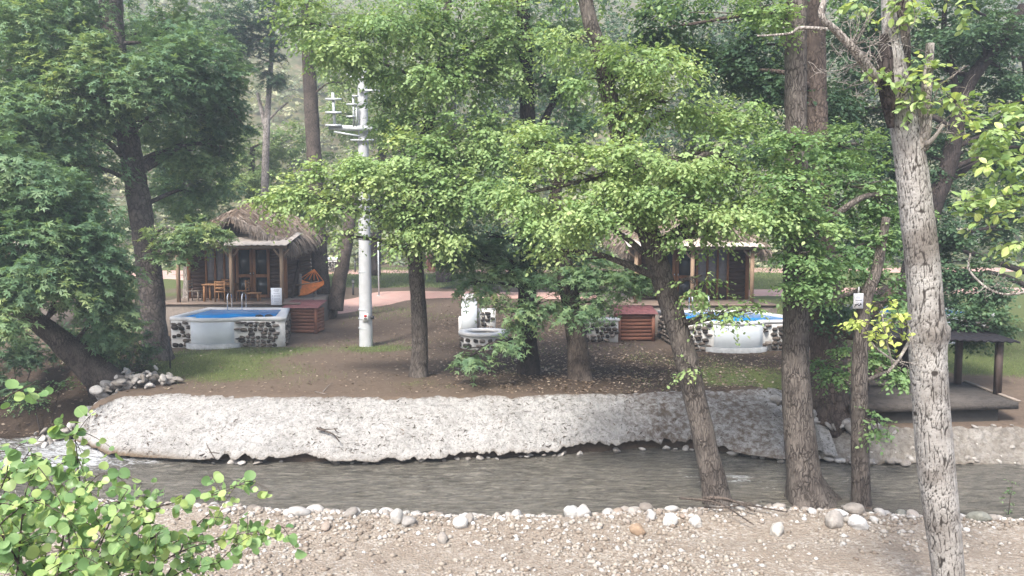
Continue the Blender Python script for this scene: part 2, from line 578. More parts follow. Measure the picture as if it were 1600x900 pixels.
def revetment(x0, x1, nu, nv, zt_fn, zb, M, name, scaly=0.0, ragged=0.12, dirt_fn=None):
    u = np.linspace(x0, x1, nu)
    v = np.linspace(0, 1, nv)
    T, B = yt(u), yb(u)
    edge = ragged * (0.55 * fbm2(u * 1.1, 0 * u, 2, 41) + 0.5 * fbm2(u * 5.0, 0 * u, 4, 42) + 0.5 * np.abs(vnoise(np.stack([u * 7, 0 * u, 0 * u], -1), 43)))
    zt = zt_fn(u)
    P = np.zeros((nu, nv, 3))
    for j, vv in enumerate(v):
        k = vv * (1.0 - np.clip(edge, -0.02, 0.2))
        bulge = 0.10 * math.sin(math.pi * vv)
        top_r = (0.06 * fbm2(u * 1.7, 0 * u, 4, 47) + 0.05 * fbm2(u * 8, 0 * u, 2, 48)) * (1 - vv) ** 6
        P[:, j, 0] = u
        P[:, j, 1] = T + (B - T) * k - 0.04 + top_r * 1.5
        P[:, j, 2] = zt + 0.015 + (zb - zt) * (k ** 1.15) + bulge * 0.5 - 0.25 * np.maximum(-top_r, 0)
    n = np.array([0, -0.5, 0.86])
    q = P.reshape(-1, 3)
    d = 0.04 * fbm(q * 0.9, 3, 51) + 0.013 * fbm(q * 5.0, 4, 52) + 0.014 * np.abs(fbm(q * 13.0, 3, 53)) - 0.012 * sstep(0.25, 0.6, fbm(q * 7, 3, 57))
    if scaly:
        d = d + scaly * (vnoise(q * np.array([9, 9, 9]), 55))
    # thinner near the top so the turf edge meets it, taper at the left end
    vv = np.tile(v, nu)
    d = d * (0.35 + 0.65 * sstep(0, 0.12, vv))
    q = q + d[:, None] * n
    if dirt_fn is None:
        dirt = np.zeros(len(q))
    else:
        dirt = dirt_fn(q[:, 0], vv)
    wet = sstep(0.86, 1.0, vv) * sstep(-6.5, -8.5, q[:, 0]) + 0.55 * sstep(0.93, 1.0, vv)
    P = q.reshape(nu, nv, 3)
    back = P[:, -1].copy(); back[:, 1] += 0.14; back[:, 2] += 0.02
    back2 = back.copy(); back2[:, 1] += 0.30; back2[:, 2] += 0.12
    P = np.concatenate([P, back[:, None], back2[:, None]], 1)
    dirt = np.pad(dirt.reshape(nu, nv), ((0, 0), (0, 2)), mode='edge'); wet = np.pad(wet.reshape(nu, nv), ((0, 0), (0, 2)), mode='edge')
    return struct(name, P.reshape(-1, 3), grid(nu, nv + 2), M, True, {'dirt': ('POINT', dirt.ravel()), 'wet': ('POINT', wet.ravel())})
def _dirt(x, v):
    d = 0.9 * np.exp(-((x - 3.6) / 0.8) ** 2) + 0.9 * np.exp(-((x - 5.4) / 0.9) ** 2) + 0.8 * sstep(0.10, 0.0, v) + 0.10 * sstep(-1, 5, x) + 0.03
    return np.clip(d, 0, 1)
_xl, _xr = float(_tx[0]) - 0.55, float(_tx[-1]) + 0.25
revetment(_xl, _xr, 620, 64, lambda u: -0.35 * sstep(_xl + 1.0, _xl, u) - 0.15 * sstep(_xr - 0.6, _xr, u), -0.98, M_revet, 'river_wall', 0, 0.085, _dirt)
revetment(_xr - 0.3, 26, 560, 40, lambda u: np.full_like(u, -0.44), -1.12, M_revet2, 'river_wall_lower', 0.035, 0.05, lambda x, v: 0.5 * np.ones_like(x))

rs = np.random.RandomState(77)
_wall = bpy.data.objects['river_wall'].data
_wv = np.empty(len(_wall.vertices) * 3, np.float32); _wall.vertices.foreach_get('co', _wv); _wv = _wv.reshape(620, 66, 3)[:, :64]
n = 3600
iu = rs.randint(2, 617, n); iv = np.clip((rs.rand(n) ** 0.9 * 60).astype(int) + 1, 1, 61)
_k = rs.rand(n) < np.clip(0.35 + 1.1 * fbm(_wv[iu, iv] * 1.1, 3, 66), 0.05, 1)
iu, iv = iu[_k], iv[_k]; n = len(iu)
p0 = _wv[iu, iv]
tu = norm(_wv[iu + 2, iv] - _wv[iu - 2, iv]); tv = norm(_wv[iu, iv + 1] - _wv[iu, iv - 1])
nn_ = norm(np.cross(tv, tu)); nn_ = nn_ * np.sign(nn_[:, 2:3])
a = rs.normal(size=n) * 0.9
d_ = tu * np.cos(a)[:, None] + tv * np.sin(a)[:, None]
e_ = np.cross(nn_, d_)
ln = (0.015 + 0.055 * rs.rand(n) ** 2.5); wd_ = ln * rs.uniform(0.10, 0.28, n)
bend = rs.normal(size=n) * 0.35
c0 = p0 + nn_ * 0.012
V = np.stack([c0 - d_ * ln[:, None], c0 + e_ * (wd_ + bend * ln)[:, None], c0 + d_ * ln[:, None], c0 + e_ * (-wd_ + bend * ln)[:, None]], 1)
t = NT('wall_debris')
M_deb = t.done(t.ramp(t.attr('v'), [(0.0, (0.03, 0.025, 0.02)), (0.6, (0.085, 0.068, 0.055)), (1, (0.16, 0.125, 0.095))]), 0.95, None, 0.1)
o = link('wall_debris', mesh('wall_debris', V.reshape(-1, 3), np.arange(4 * n).reshape(-1, 4), M_deb, False, {'v': ('FACE', rs.rand(n))}))
tag(o, 'bits of twig and dead leaf stuck on the white river wall', 'debris', None, 'stuff')

# ---- river
def water_mat():
    t = NT('murky_river_water')
    c = t.coord('Object', (1, 2.4, 1))
    a = t.noise(c, 2.4, 6, 0.65, 1.2)
    b = t.noise(c, 7.0, 5, 0.65, 1.0)
    foam_n = t.noise(t.coord('Object', (1.2, 3.2, 1)), 3.2, 7, 0.72, 0.8)
    f = t.math('ADD', foam_n, t.math('SUBTRACT', t.attr('foam'), 0.62))
    foam = t.ramp(f, [(0.50, 0.0), (0.72, 0.85)])
    col = t.mix(t.ramp(t.noise(t.coord('Object', (0.8, 4.5, 1)), 2.6, 6, 0.7, 0.8), [(0.36, 0.0), (0.64, 1.0)]), (0.045, 0.040, 0.031), (0.20, 0.182, 0.148))
    col = t.mix(foam, col, (0.72, 0.74, 0.76))
    h = t.math('ADD', a, t.math('MULTIPLY', b, 0.7))
    rough = t.mix(foam, 0.07, 0.7)
    return t.done(col, rough, t.bump(h, 1.0, 0.16), 0.5)
M_water = water_mat()
ux = np.concatenate([np.linspace(-90, -15, 60), np.arange(-14.9, 15, 0.06), np.linspace(15, 90, 60)])
nv = 60
vv = np.linspace(0, 1, nv)
y0, y1 = yn(ux) - 0.9, yb(ux) + 0.26
WY = y0[:, None] + (y1 - y0)[:, None] * vv[None]
WX = np.broadcast_to(ux[:, None], WY.shape)
rapid = np.exp(-((WX + 10.0) / 2.6) ** 2) * sstep(14.6, 16.2, WY) + 0.35 * np.exp(-((WX + 6.6) / 2.2) ** 2) * sstep(15.8, 16.9, WY) + 0.5 * sstep(-11, -13, WX)
wz = WATER_Z + 0.024 * fbm2(WX * 1.3 + WY * 0.7, WY * 3.4, 4, 61) + 0.016 * np.abs(fbm2(WX * 2.2 - WY, WY * 6, 3, 63))
wz = wz + rapid * (0.10 * np.abs(fbm2(WX * 1.6, WY * 4.0, 4, 62)) + 0.015)
rip = 0.42 * np.exp(-(((WX - 4.3) / 1.3) ** 2 + ((WY - 15.6) / 0.45) ** 2)) + 0.3 * np.exp(-(((WX - 5.4) / 1.2) ** 2 + ((WY - 14.9) / 0.5) ** 2))  # bright ripples painted in as white, mixed with the foam
foam = np.clip(rapid * 0.52 + rip * 0.9 + 0.25, 0, 1)
struct('river_water', np.stack([WX, WY, wz], -1).reshape(-1, 3), grid(len(ux), nv), M_water, True, {'foam': ('POINT', foam.ravel())})
struct('riverbed', np.array([(-200, 10.5, -1.62), (200, 10.5, -1.62), (200, 20, -1.62), (-200, 20, -1.62)]), np.array([[0, 1, 2, 3]]), plain('river_mud', (0.09, 0.075, 0.06)), False)

# ---- near gravel bank
def gravel_mat():
    t = NT('river_gravel')
    c = t.coord('Object')
    v = t.vor(c, 22, 'F1', 'Color')
    e = t.vor(c, 22, 'F1', 'Distance')
    n = t.noise(c, 1.1, 5, 0.6)
    n2 = t.noise(c, 60, 4, 0.7)
    sep = t.n('SeparateColor'); t.l(v, sep.inputs[0])
    col = t.ramp(sep.outputs[0], [(0.0, (0.185, 0.15, 0.12)), (0.45, (0.255, 0.22, 0.182)), (0.8, (0.32, 0.285, 0.242)), (1.0, (0.39, 0.362, 0.325))])
    earth = t.ramp(n2, [(0.3, (0.16, 0.125, 0.096)), (0.7, (0.265, 0.222, 0.178))])
    col = t.mix(t.ramp(n, [(0.4, 0.15), (0.62, 0.75)]), col, earth)
    return t.done(col, 0.95, t.bump(t.math('ADD', e, t.math('MULTIPLY', n2, 0.5)), 0.8, 0.03), 0.1)
M_gravel = gravel_mat()
gx = np.concatenate([np.linspace(-300, -16, 40), np.arange(-15.8, 15.8, 0.15), np.linspace(16, 300, 40)])
gd = np.concatenate([np.arange(-0.5, 4.4, 0.12), np.arange(4.5, 14.6, 0.45), np.array([16, 20, 40, 120, 300])])
GY = yn(gx)[:, None] - gd[None]
GX = np.broadcast_to(gx[:, None], GY.shape)
Vn = np.stack([GX, GY, H_near(GX, GY)], -1)
near = struct('gravel_bank', Vn.reshape(-1, 3), grid(len(gx), len(gd)), M_gravel, True)

# ---- stones
_iv2, _if2 = ico(2)
_iv3, _if3 = ico(3)
def stone_mesh(seed, flat=0.6, sub=2, mat=None, ang=0.25):
    V, F = (_iv2, _if2) if sub == 2 else (_iv3, _if3)
    rs = np.random.RandomState(seed)
    q = V * (1 + 0.30 * fbm(V * 1.2 + seed * 7.7, 3, seed)[:, None])
    for _ in range(5):                                # planar chips
        n = norm(rs.normal(size=3)); h = 0.72 + 0.2 * rs.rand()
        d = q @ n - h
        q = q - np.where(d > 0, d * (0.6 + ang), 0)[:, None] * n
    q = q * np.array([1.0, 0.65 + 0.3 * rs.rand(), flat * (0.8 + 0.4 * rs.rand())])
    return mesh('stone', q, F, mat, True)
def stone_mat(name, stops):
    t = NT(name)
    c = t.coord('Object')
    n = t.noise(c, 3.0, 6, 0.65)
    n2 = t.noise(c, 14.0, 5, 0.7)
    col = t.ramp(t.rnd(), stops)
    col = t.mix(t.ramp(n, [(0.35, 0.5), (0.62, 0.0)]), col, t.mix(1.0, col, (0.6, 0.55, 0.5), 'MULTIPLY'))
    return t.done(col, 0.85, t.bump(t.math('ADD', n, t.math('MULTIPLY', n2, 0.5)), 0.45, 0.15), 0.2)
M_stone = stone_mat('river_stone', [(0.0, (0.22, 0.195, 0.17)), (0.3, (0.38, 0.36, 0.335)), (0.5, (0.32, 0.255, 0.205)), (0.6, (0.44, 0.42, 0.40)), (0.85, (0.47, 0.455, 0.435)), (1.0, (0.58, 0.575, 0.56))])
STONES = [stone_mesh(100 + i, 0.5 + 0.25 * (i % 3) / 2, 2, M_stone, 0.32) for i in range(14)]
rs = np.random.RandomState(5)
def put_stone(p, s, parent, meshes=STONES, rz=None, sink=0.25, tilt=0.25, name='stone'):
    o = link(name, meshes[rs.randint(len(meshes))], parent)
    o.location = (p[0], p[1], p[2] + s * (0.45 - sink))
    o.rotation_euler = (rs.normal() * tilt, rs.normal() * tilt, rs.rand() * 6.28 if rz is None else rz)
    o.scale = (s * rs.uniform(0.85, 1.3), s * rs.uniform(0.75, 1.1), s * rs.uniform(0.7, 1.15))
    return o
# the ridge of cobbles along the water's edge
for k in range(290):
    px = rs.uniform(290, 1600)
    x = (px - 800) / 1200 * 13.5
    off = rs.choice([abs(rs.normal()) * 0.22 - 0.1, abs(rs.normal()) * 0.55], p=[0.6, 0.4])
    s = rs.choice([0.055, 0.075, 0.10, 0.125, 0.16], p=[.24, .3, .25, .15, .06])
    y = yn(x) - off
    put_stone((x, y, float(H_near(x, y))), s, near, sink=0.12)
# the few big ones, each its own thing
BIG = [((232, 642), 0, 0, None)]
def big_stone(px, py, wpx, label, col, flat=0.75, seed=1):
    d = ray(px, py)
    p = GZ(px, py, -0.88)
    s = wpx / 1200 * p[1] / 2
    t = NT('boulder_' + label.split()[0])
    c = t.coord('Object'); n = t.noise(c, 2.5, 6, 0.65); n2 = t.noise(c, 18, 5, 0.7)
    m = t.done(t.mix(t.ramp(n, [(0.3, 0.65), (0.6, 0.0)]), col, tuple(v * 0.6 for v in col)), 0.85, t.bump(t.math('ADD', n, t.math('MULTIPLY', n2, 0.4)), 0.5, 0.2), 0.2)
    o = link('boulder', stone_mesh(seed * 13 + 7, flat, 3, m, 0.3))
    o.scale = (s, s, s)
    o.location = (p[0], p[1], float(H_near(p[0], p[1])) + s * flat * 0.55)
    o.rotation_euler = (0, 0, seed * 1.7)
    tag(o, label, 'stone', 'boulders on the gravel bank')
big_stone(893, 806, 30, 'pale grey boulder at the water edge in middle of gravel bank', (0.5, 0.49, 0.47), 0.8, 1)
big_stone(912, 808, 26, 'rounded grey boulder touching the pale one on its left', (0.44, 0.42, 0.40), 0.8, 2)
big_stone(995, 830, 26, 'tan brown rounded stone lying on the gravel', (0.36, 0.26, 0.18), 0.8, 3)
big_stone(1047, 818, 28, 'bright white boulder left of the leaning tree roots', (0.72, 0.71, 0.68), 0.85, 4)
big_stone(1086, 818, 24, 'light stone wedged in front of the leaning tree roots', (0.6, 0.58, 0.55), 0.8, 5)
big_stone(1302, 823, 34, 'dull grey boulder in front of the two upright trunks', (0.36, 0.33, 0.30), 0.9, 6)
big_stone(1340, 826, 32, 'light grey boulder at the foot of the slim trunk', (0.58, 0.57, 0.56), 0.8, 7)
big_stone(1214, 832, 32, 'cream boulder below the twin trunk roots on gravel', (0.55, 0.52, 0.47), 0.8, 8)
big_stone(1333, 804, 34, 'brown grey slab stone leaning between the two upright trunks', (0.3, 0.27, 0.24), 0.7, 9)
big_stone(1408, 800, 20, 'mossy grey stone at water just left of pale trunk', (0.25, 0.25, 0.22), 0.8, 10)
big_stone(1530, 812, 34, 'flat mossy grey stone at the water right of pale trunk', (0.26, 0.26, 0.22), 0.55, 11)
big_stone(620, 818, 34, 'large grey white stone in the left cobble ridge', (0.48, 0.46, 0.43), 0.7, 12)
big_stone(640, 822, 26, 'dark grey stone in the left cobble ridge', (0.33, 0.31, 0.29), 0.7, 13)
big_stone(1018, 812, 22, 'squat grey boulder beside the bright white boulder', (0.45, 0.43, 0.41), 0.8, 14)
# pebbles too many to count
_iv1 = np.array([(1, 0, 0), (-1, 0, 0), (0, 1, 0), (0, -1, 0), (0, 0, 1), (0, 0, -1.0)]); _if1 = np.array([[0, 2, 4], [2, 1, 4], [1, 3, 4], [3, 0, 4], [2, 0, 5], [1, 2, 5], [3, 1, 5], [0, 3, 5]])
n = 30000
px_ = np.concatenate([rs.uniform(-11, 11, n)])
off = rs.uniform(-0.1, 4.6, n)
keep = rs.rand(n) < np.clip(0.35 + 0.8 * fbm2(px_ * 0.5, off * 0.8, 3, 91) + 0.35 * (off < 1.0), 0.08, 1)
px_, off = px_[keep], off[keep]
py_ = yn(px_) - off
sz = 0.013 + 0.055 * rs.rand(len(px_)) ** 4 + 0.008 * rs.rand(len(px_))
ang = rs.rand(len(px_)) * 6.28
base = _iv1 * np.array([1.1, 0.85, 0.6])
Vp = base[None] * (1 + 0.35 * (rs.rand(len(px_), len(base), 1) - 0.5)) * sz[:, None, None]
c_, s_ = np.cos(ang)[:, None], np.sin(ang)[:, None]
Vp = np.stack([Vp[..., 0] * c_ - Vp[..., 1] * s_, Vp[..., 0] * s_ + Vp[..., 1] * c_, Vp[..., 2]], -1)
Vp += np.stack([px_, py_, H_near(px_, py_) + sz * 0.15], -1)[:, None]
Fp = (_if1[None] + (np.arange(len(px_)) * len(base))[:, None, None]).reshape(-1, 3)
t = NT('pebbles')
M_peb = t.done(t.ramp(t.attr('v'), [(0.0, (0.165, 0.133, 0.106)), (0.35, (0.24, 0.205, 0.168)), (0.65, (0.30, 0.267, 0.225)), (0.92, (0.35, 0.332, 0.31)), (1, (0.47, 0.46, 0.44))]), 0.9, None, 0.15)
o = link('pebbles', mesh('pebbles', Vp.reshape(-1, 3), Fp, M_peb, False, {'v': ('FACE', np.repeat(rs.rand(len(px_)), len(_if1)))}))
tag(o, 'small mixed pebbles strewn over the near gravel bank', 'pebbles', None, 'stuff')

_c1v, _c1f = ico(1)
n = 1900
cx_ = rs.uniform(-7.5, 10.5, n); co_ = np.abs(rs.normal(size=n)) * 0.45 - 0.12
cy_ = yn(cx_) - co_
cs_ = rs.uniform(0.025, 0.07, n) * (1.1 - 0.3 * rs.rand(n))
an = rs.rand(n) * 6.28
Vc = (_c1v * np.array([1, 0.8, 0.6]))[None] * (1 + 0.3 * (rs.rand(n, len(_c1v), 1) - 0.5)) * cs_[:, None, None]
c_, s_ = np.cos(an)[:, None], np.sin(an)[:, None]
Vc = np.stack([Vc[..., 0] * c_ - Vc[..., 1] * s_, Vc[..., 0] * s_ + Vc[..., 1] * c_, Vc[..., 2]], -1) + np.stack([cx_, cy_, H_near(cx_, cy_) + cs_ * 0.25], -1)[:, None]
t = NT('cobbles')
M_cob = t.done(t.ramp(t.attr('v'), [(0.0, (0.20, 0.17, 0.145)), (0.4, (0.32, 0.29, 0.26)), (0.7, (0.40, 0.375, 0.35)), (1, (0.58, 0.57, 0.55))]), 0.9, None, 0.15)
o = link('cobbles', mesh('cobbles', Vc.reshape(-1, 3), (_c1f[None] + (np.arange(n) * len(_c1v))[:, None, None]).reshape(-1, 3), M_cob, True, {'v': ('FACE', np.repeat(rs.rand(n), len(_c1f)))}))
tag(o, 'fist sized cobbles heaped along the near water edge', 'cobbles', None, 'stuff')

# ---- paths of reddish paving
def path_mat():
    t = NT('reddish_paving')
    c = t.coord('Object')
    br = t.n('TexBrick'); br.inputs['Scale'].default_value = 2.2
    br.inputs['Color1'].default_value = (0.42, 0.235, 0.20, 1); br.inputs['Color2'].default_value = (0.47, 0.28, 0.24, 1); br.inputs['Mortar'].default_value = (0.33, 0.24, 0.2, 1)
    t.l(c, br.inputs[0])
    n = t.noise(c, 1.5, 6, 0.65)
    col = t.mix(t.ramp(n, [(0.35, 0.0), (0.7, 0.5)]), br.outputs[0], (0.46, 0.34, 0.29))
    return t.done(col, 0.9, t.bump(br.outputs['Fac'], -0.3, 0.01), 0.15)
M_path = path_mat()
def strip(name, near_px, far_px, label=None):
    A = smooth_line([GH(*p) for p in near_px], 0.5)
    Bq = smooth_line([GH(*p) for p in far_px], 0.5)
    n = 80
    def rs_(L):
        s = np.concatenate([[0], np.cumsum(np.linalg.norm(np.diff(L[:, :2], axis=0), axis=1))])
        u = np.linspace(0, s[-1], n)
        return np.stack([np.interp(u, s, L[:, i]) for i in range(2)], -1)
    A, Bq = rs_(A), rs_(Bq)
    wv = np.linspace(0, 1, 9)
    P = A[:, None] * (1 - wv)[None, :, None] + Bq[:, None] * wv[None, :, None]
    Z = H_far(P[..., 0], P[..., 1]) + 0.05
    Z[:, 0] -= 0.12; Z[:, -1] -= 0.12
    return struct(name, np.concatenate([P, Z[..., None]], -1).reshape(-1, 3), grid(n, 9), M_path, True)
strip('path', [(505, 494), (560, 488), (612, 477), (680, 467), (940, 466), (1250, 463), (1700, 458)], [(400, 486), (450, 480), (545, 466), (610, 455), (940, 455), (1250, 452), (1700, 448)])
strip('path_far', [(-100, 431), (300, 430), (800, 428), (1400, 426), (1800, 424)], [(-100, 424), (300, 423), (800, 421), (1400, 419), (1800, 417)])
strip('path_left', [(200, 440), (235, 439), (280, 438), (420, 465)], [(200, 430), (240, 430), (290, 431), (440, 455)])
# ------------------------------------------------------------------ foliage
LEAF_T = {
    'oval': (np.array([(0, 0, 0), (.30, .30, .05), (.72, .26, .03), (1, 0, -.06), (.72, -.26, .03), (.30, -.30, .05)]), np.array([[0, 3, 2, 1], [0, 5, 4, 3]])),
    'palm': (np.array([(0, 0, 0), (.50, .16, .03), (1, 0, -.06), (.50, -.16, .03),
                       (.22, .40, .02), (.50, .78, -.06), (.45, .26, .03),
                       (.22, -.40, .02), (.50, -.78, -.06), (.45, -.26, .03)]),
             np.array([[0, 3, 2, 1], [0, 6, 5, 4], [0, 7, 8, 9]])),
    'quad': (np.array([(0, 0, 0), (.5, .33, .04), (1, 0, -.05), (.5, -.33, .04)]), np.array([[0, 3, 2, 1]])),
    'needle': (np.array([(0, 0, 0), (.5, .09, 0), (1, 0, 0), (.5, -.09, 0)]), np.array([[0, 3, 2, 1]])),
}
def rand_unit(rs, n):
    return norm(rs.normal(size=(n, 3)))
def foliage(clumps, size, kind, seed, per=7, twig=0.42, droop=0.25, sub=14, flat=0.5, hue=None):
    """clumps: rows (x,y,z,rx,ry,rz,n[,v offset]); leaves sit along short twigs gathered into layered sprays"""
    rs = np.random.RandomState(seed)
    P, Dv, Out, vo = [], [], [], []
    for row in clumps:
        c = np.array(row[:3]); r = np.array(row[3:6]); n = int(row[6]); off = row[7] if len(row) > 7 else 0.0
        nt = max(3, n // per)
        ns = max(3, int(sub * max(0.6, (r[0] * r[2]) ** 0.5)))
        u = rand_unit(rs, ns) * (rs.rand(ns, 1) ** 0.45)
        sc = c + u * r
        sr = np.array([0.42, 0.42, 0.42 * flat]) * r[[0, 1, 0]] * rs.uniform(0.6, 1.25, (ns, 1))
        sv = rs.normal(size=ns) * 0.10
        k = rs.randint(ns, size=nt)
        uu = rand_unit(rs, nt) * (rs.rand(nt, 1) ** 0.5)
        p = sc[k] + uu * sr[k]
        d = norm(0.7 * norm(p - c + 1e-6) + 0.5 * norm(uu) * np.array([1, 1, 0.3]) + 0.45 * rs.normal(size=(nt, 3)) * np.array([1, 1, .5]) + np.array([0, 0, -droop * .6]))
        P.append(p); Dv.append(d); Out.append(norm(p - c + 1e-6)); vo.append(sv[k] + off + rs.normal(size=nt) * 0.07)
    P, Dv, Out, vo = np.concatenate(P), np.concatenate(Dv), np.concatenate(Out), np.concatenate(vo)
    n = len(P)
    t = (np.arange(per) + 0.6) / per
    tw = twig * rs.uniform(0.55, 1.3, (n, 1))
    pos = P[:, None] + Dv[:, None] * (t[None, :] * tw)[..., None]
    pos[..., 2] -= (t[None] ** 2) * tw * 0.25
    side = norm(np.cross(Dv, np.array([0, 0, 1.0])) + 1e-6)
    sgn = np.where(np.arange(per) % 2 == 0, 1.0, -1.0)
    ax = norm(Dv[:, None] * 0.55 + side[:, None] * sgn[None, :, None] * 0.75 + rs.normal(size=(n, per, 3)) * 0.33 + np.array([0, 0, -droop]))
    nm = np.array([0, 0, 1.0]) + rs.normal(size=(n, per, 3)) * 0.42 + 0.35 * Out[:, None]
    nm = norm(nm - ax * np.sum(nm * ax, -1, keepdims=True))
    bi = np.cross(nm, ax)
    s = size * rs.uniform(0.6, 1.2, (n, per)) * (1 - 0.25 * t[None])
    T, F = LEAF_T[kind]
    V = pos[:, :, None] + s[..., None, None] * (T[None, None, :, 0:1] * ax[:, :, None] + T[None, None, :, 1:2] * bi[:, :, None] + T[None, None, :, 2:3] * nm[:, :, None])
    N = n * per
    V = V.reshape(-1, 3)
    FF = (F[None] + (np.arange(N) * len(T))[:, None, None]).reshape(-1, F.shape[1])
    v = np.clip(0.45 + np.repeat(vo, per) + rs.normal(size=N) * 0.075 + np.tile(0.10 * t, n), 0, 1)
    return V, FF, np.repeat(v, len(F))

M_bark_grey = bark_mat('grey_brown_bark', (0.155, 0.125, 0.105), (0.085, 0.068, 0.058), (0.03, 0.024, 0.02))
M_bark_near = bark_mat('furrowed_bark', (0.185, 0.16, 0.14), (0.10, 0.085, 0.075), (0.03, 0.024, 0.02), (22, 22, 3.6))
M_bark_dark = bark_mat('dark_bark', (0.075, 0.06, 0.055), (0.042, 0.035, 0.033), (0.016, 0.013, 0.012))
M_bark_plane = bark_mat('plane_tree_bark', (0.20, 0.17, 0.15), (0.10, 0.085, 0.08), (0.05, 0.042, 0.04), (9, 9, 5))
M_bark_pale = bark_mat('pale_bark', (0.42, 0.38, 0.35), (0.30, 0.265, 0.24), (0.10, 0.08, 0.07), (14, 14, 4))
M_bark_red = bark_mat('reddish_bark', (0.15, 0.115, 0.095), (0.08, 0.062, 0.052), (0.04, 0.03, 0.025), (14, 14, 6))

G_bright = leaf_mat('leaf_bright_green', [(0.0, (0.055, 0.105, 0.036)), (0.4, (0.105, 0.175, 0.058)), (0.75, (0.17, 0.235, 0.085)), (1, (0.235, 0.28, 0.105))], 0.36)
G_mid = leaf_mat('leaf_mid_green', [(0.0, (0.042, 0.09, 0.032)), (0.5, (0.08, 0.15, 0.052)), (1, (0.15, 0.215, 0.075))], 0.36)
G_plane = leaf_mat('leaf_blue_green', [(0.0, (0.034, 0.075, 0.038)), (0.45, (0.066, 0.125, 0.06)), (0.8, (0.115, 0.175, 0.072)), (1, (0.19, 0.235, 0.085))], 0.36)
G_dark = leaf_mat('leaf_dark_green', [(0.0, (0.02, 0.046, 0.023)), (0.6, (0.043, 0.086, 0.037)), (1, (0.085, 0.13, 0.052))], 0.3)
G_back = leaf_mat('leaf_back_green', [(0.0, (0.05, 0.09, 0.035)), (0.5, (0.10, 0.16, 0.055)), (1, (0.18, 0.23, 0.085))], 0.35)
G_scrub = leaf_mat('leaf_scrub', [(0.0, (0.07, 0.09, 0.05)), (0.5, (0.13, 0.15, 0.08)), (1, (0.22, 0.22, 0.12))], 0.25)

def bark_fn(seed, amp=0.05, flare=0.0, base_z=0.0, lobes=5, fl_h=0.35):
    def f(th, i, pos):
        m = 1 + amp * fbm(pos * np.array([6, 6, 2.2]), 4, seed) + amp * 0.6 * fbm(pos * np.array([24, 24, 5]), 2, seed + 3)
        if flare:
            e = np.exp(-np.maximum(pos[..., 2] - base_z, 0) / fl_h)
            m = m + flare * e * (0.55 + 0.6 * np.maximum(0, np.cos(th * lobes + seed)) ** 2 + 0.4 * vnoise(np.stack([th * 1.3, 0 * th, 0 * th + seed], -1), seed))
        return m
    return f
LEAFK = 1.15
_tid = [0]
def trunk_line(pts, step=0.12):
    P = np.array([np.append(AT(p[0], p[1], p[2]), p[3] * p[2] / 1200) for p in pts])
    return smooth_line(P, step)
def tree(name, label, trunk, clumps, leaf=('oval', 0.10), mat=None, bark=None, group=None, seed=None, flare=0.5, per=7, twig=0.42, droop=0.25,
         seg=16, extra=(), limbs=True, base_ext=0.4, sub=14, flat=0.5, amp=0.05, limb_r=0.3, cat='tree', limb_step=0.2, k=1.0):
    _tid[0] += 1
    seed = seed or _tid[0] * 17
    rs = np.random.RandomState(seed)
    L = trunk_line(trunk)
    b = L[0, :3].copy()
    root = thing(name, label, cat, tuple(b), 0, group)
    under = L[0].copy(); d0 = L[1, :3] - L[0, :3]
    under[:3] = b - norm(d0) * base_ext * np.array([0.3, 0.3, 1]); under[2] = b[2] - base_ext
    LL = np.vstack([under[None], L])
    V, F = tube(LL[:, :3], LL[:, 3], seg, bark_fn(seed, amp, flare, b[2]))
    part('trunk', V, F, bark, root, True)
    for e in extra:                                     # forks and stubs drawn from the photograph
        E = trunk_line(e, 0.1)
        V, F = tube(E[:, :3], E[:, 3], 10, bark_fn(seed + 5, amp))
        part('fork', V, F, bark, root, True)
    C = []
    for c in clumps:
        p = AT(c[0], c[1], c[2])
        kk = c[2] / 1200
        rx, rz = c[3] * kk, c[4] * kk
        C.append((*p, rx, rx * 0.85, rz, c[5] * LEAFK * k, c[6] if len(c) > 6 else 0.0))
    if limbs and C:
        H_ = L[:, 2]
        for i, c in enumerate(C):
            p = np.array(c[:3])
            dist = np.linalg.norm(L[:, :3] - p, axis=1) + 0.9 * np.maximum(0, L[:, 2] - (p[2] - 0.25 * np.linalg.norm(L[:, :2] - p[:2], axis=1)))
            dist = dist + 3.0 * (L[:, 2] < b[2] + 0.4 * (min(p[2], L[-1, 2]) - b[2]))
            j = int(np.argmin(dist))
            a = L[j, :3]; ra = min(L[j, 3] * limb_r * 1.4, 0.035 + 0.022 * np.linalg.norm(p - a))
            mid = (a + p) / 2 + rs.normal(size=3) * 0.10 * np.linalg.norm(p - a) + np.array([0, 0, 0.10 * np.linalg.norm(p - a)])
            Q = smooth_line(np.vstack([np.append(a, ra), np.append(mid, ra * 0.62), np.append(p, max(0.014, ra * 0.3))]), limb_step)
            mb = MB()
            Vt, Ft = tube(Q[:, :3], Q[:, 3], 6)
            mb.add(Vt, Ft)
            for q in range(6):
                u = norm(rs.normal(size=3)) * np.array([1, 1, 0.6])
                e = p + u * np.array(c[3:6]) * 0.85
                s0 = Q[rs.randint(len(Q) // 2, len(Q)), :3]
                m2 = (s0 + e) / 2 + rs.normal(size=3) * 0.06
                Q2 = smooth_line(np.vstack([np.append(s0, 0.016), np.append(m2, 0.011), np.append(e, 0.005)]), 0.35)
                Vt, Ft = tube(Q2[:, :3], Q2[:, 3], 4)
                mb.add(Vt, Ft)
            V, F = mb.out()
            part('limb', V, F, bark, root, True)
    if C:
        V, F, v = foliage(C, leaf[1], leaf[0], seed, per, twig, droop, sub, flat)
        part('crown', V, F, mat, root, False, {'v': ('FACE', v)}, kind='stuff')
    return root

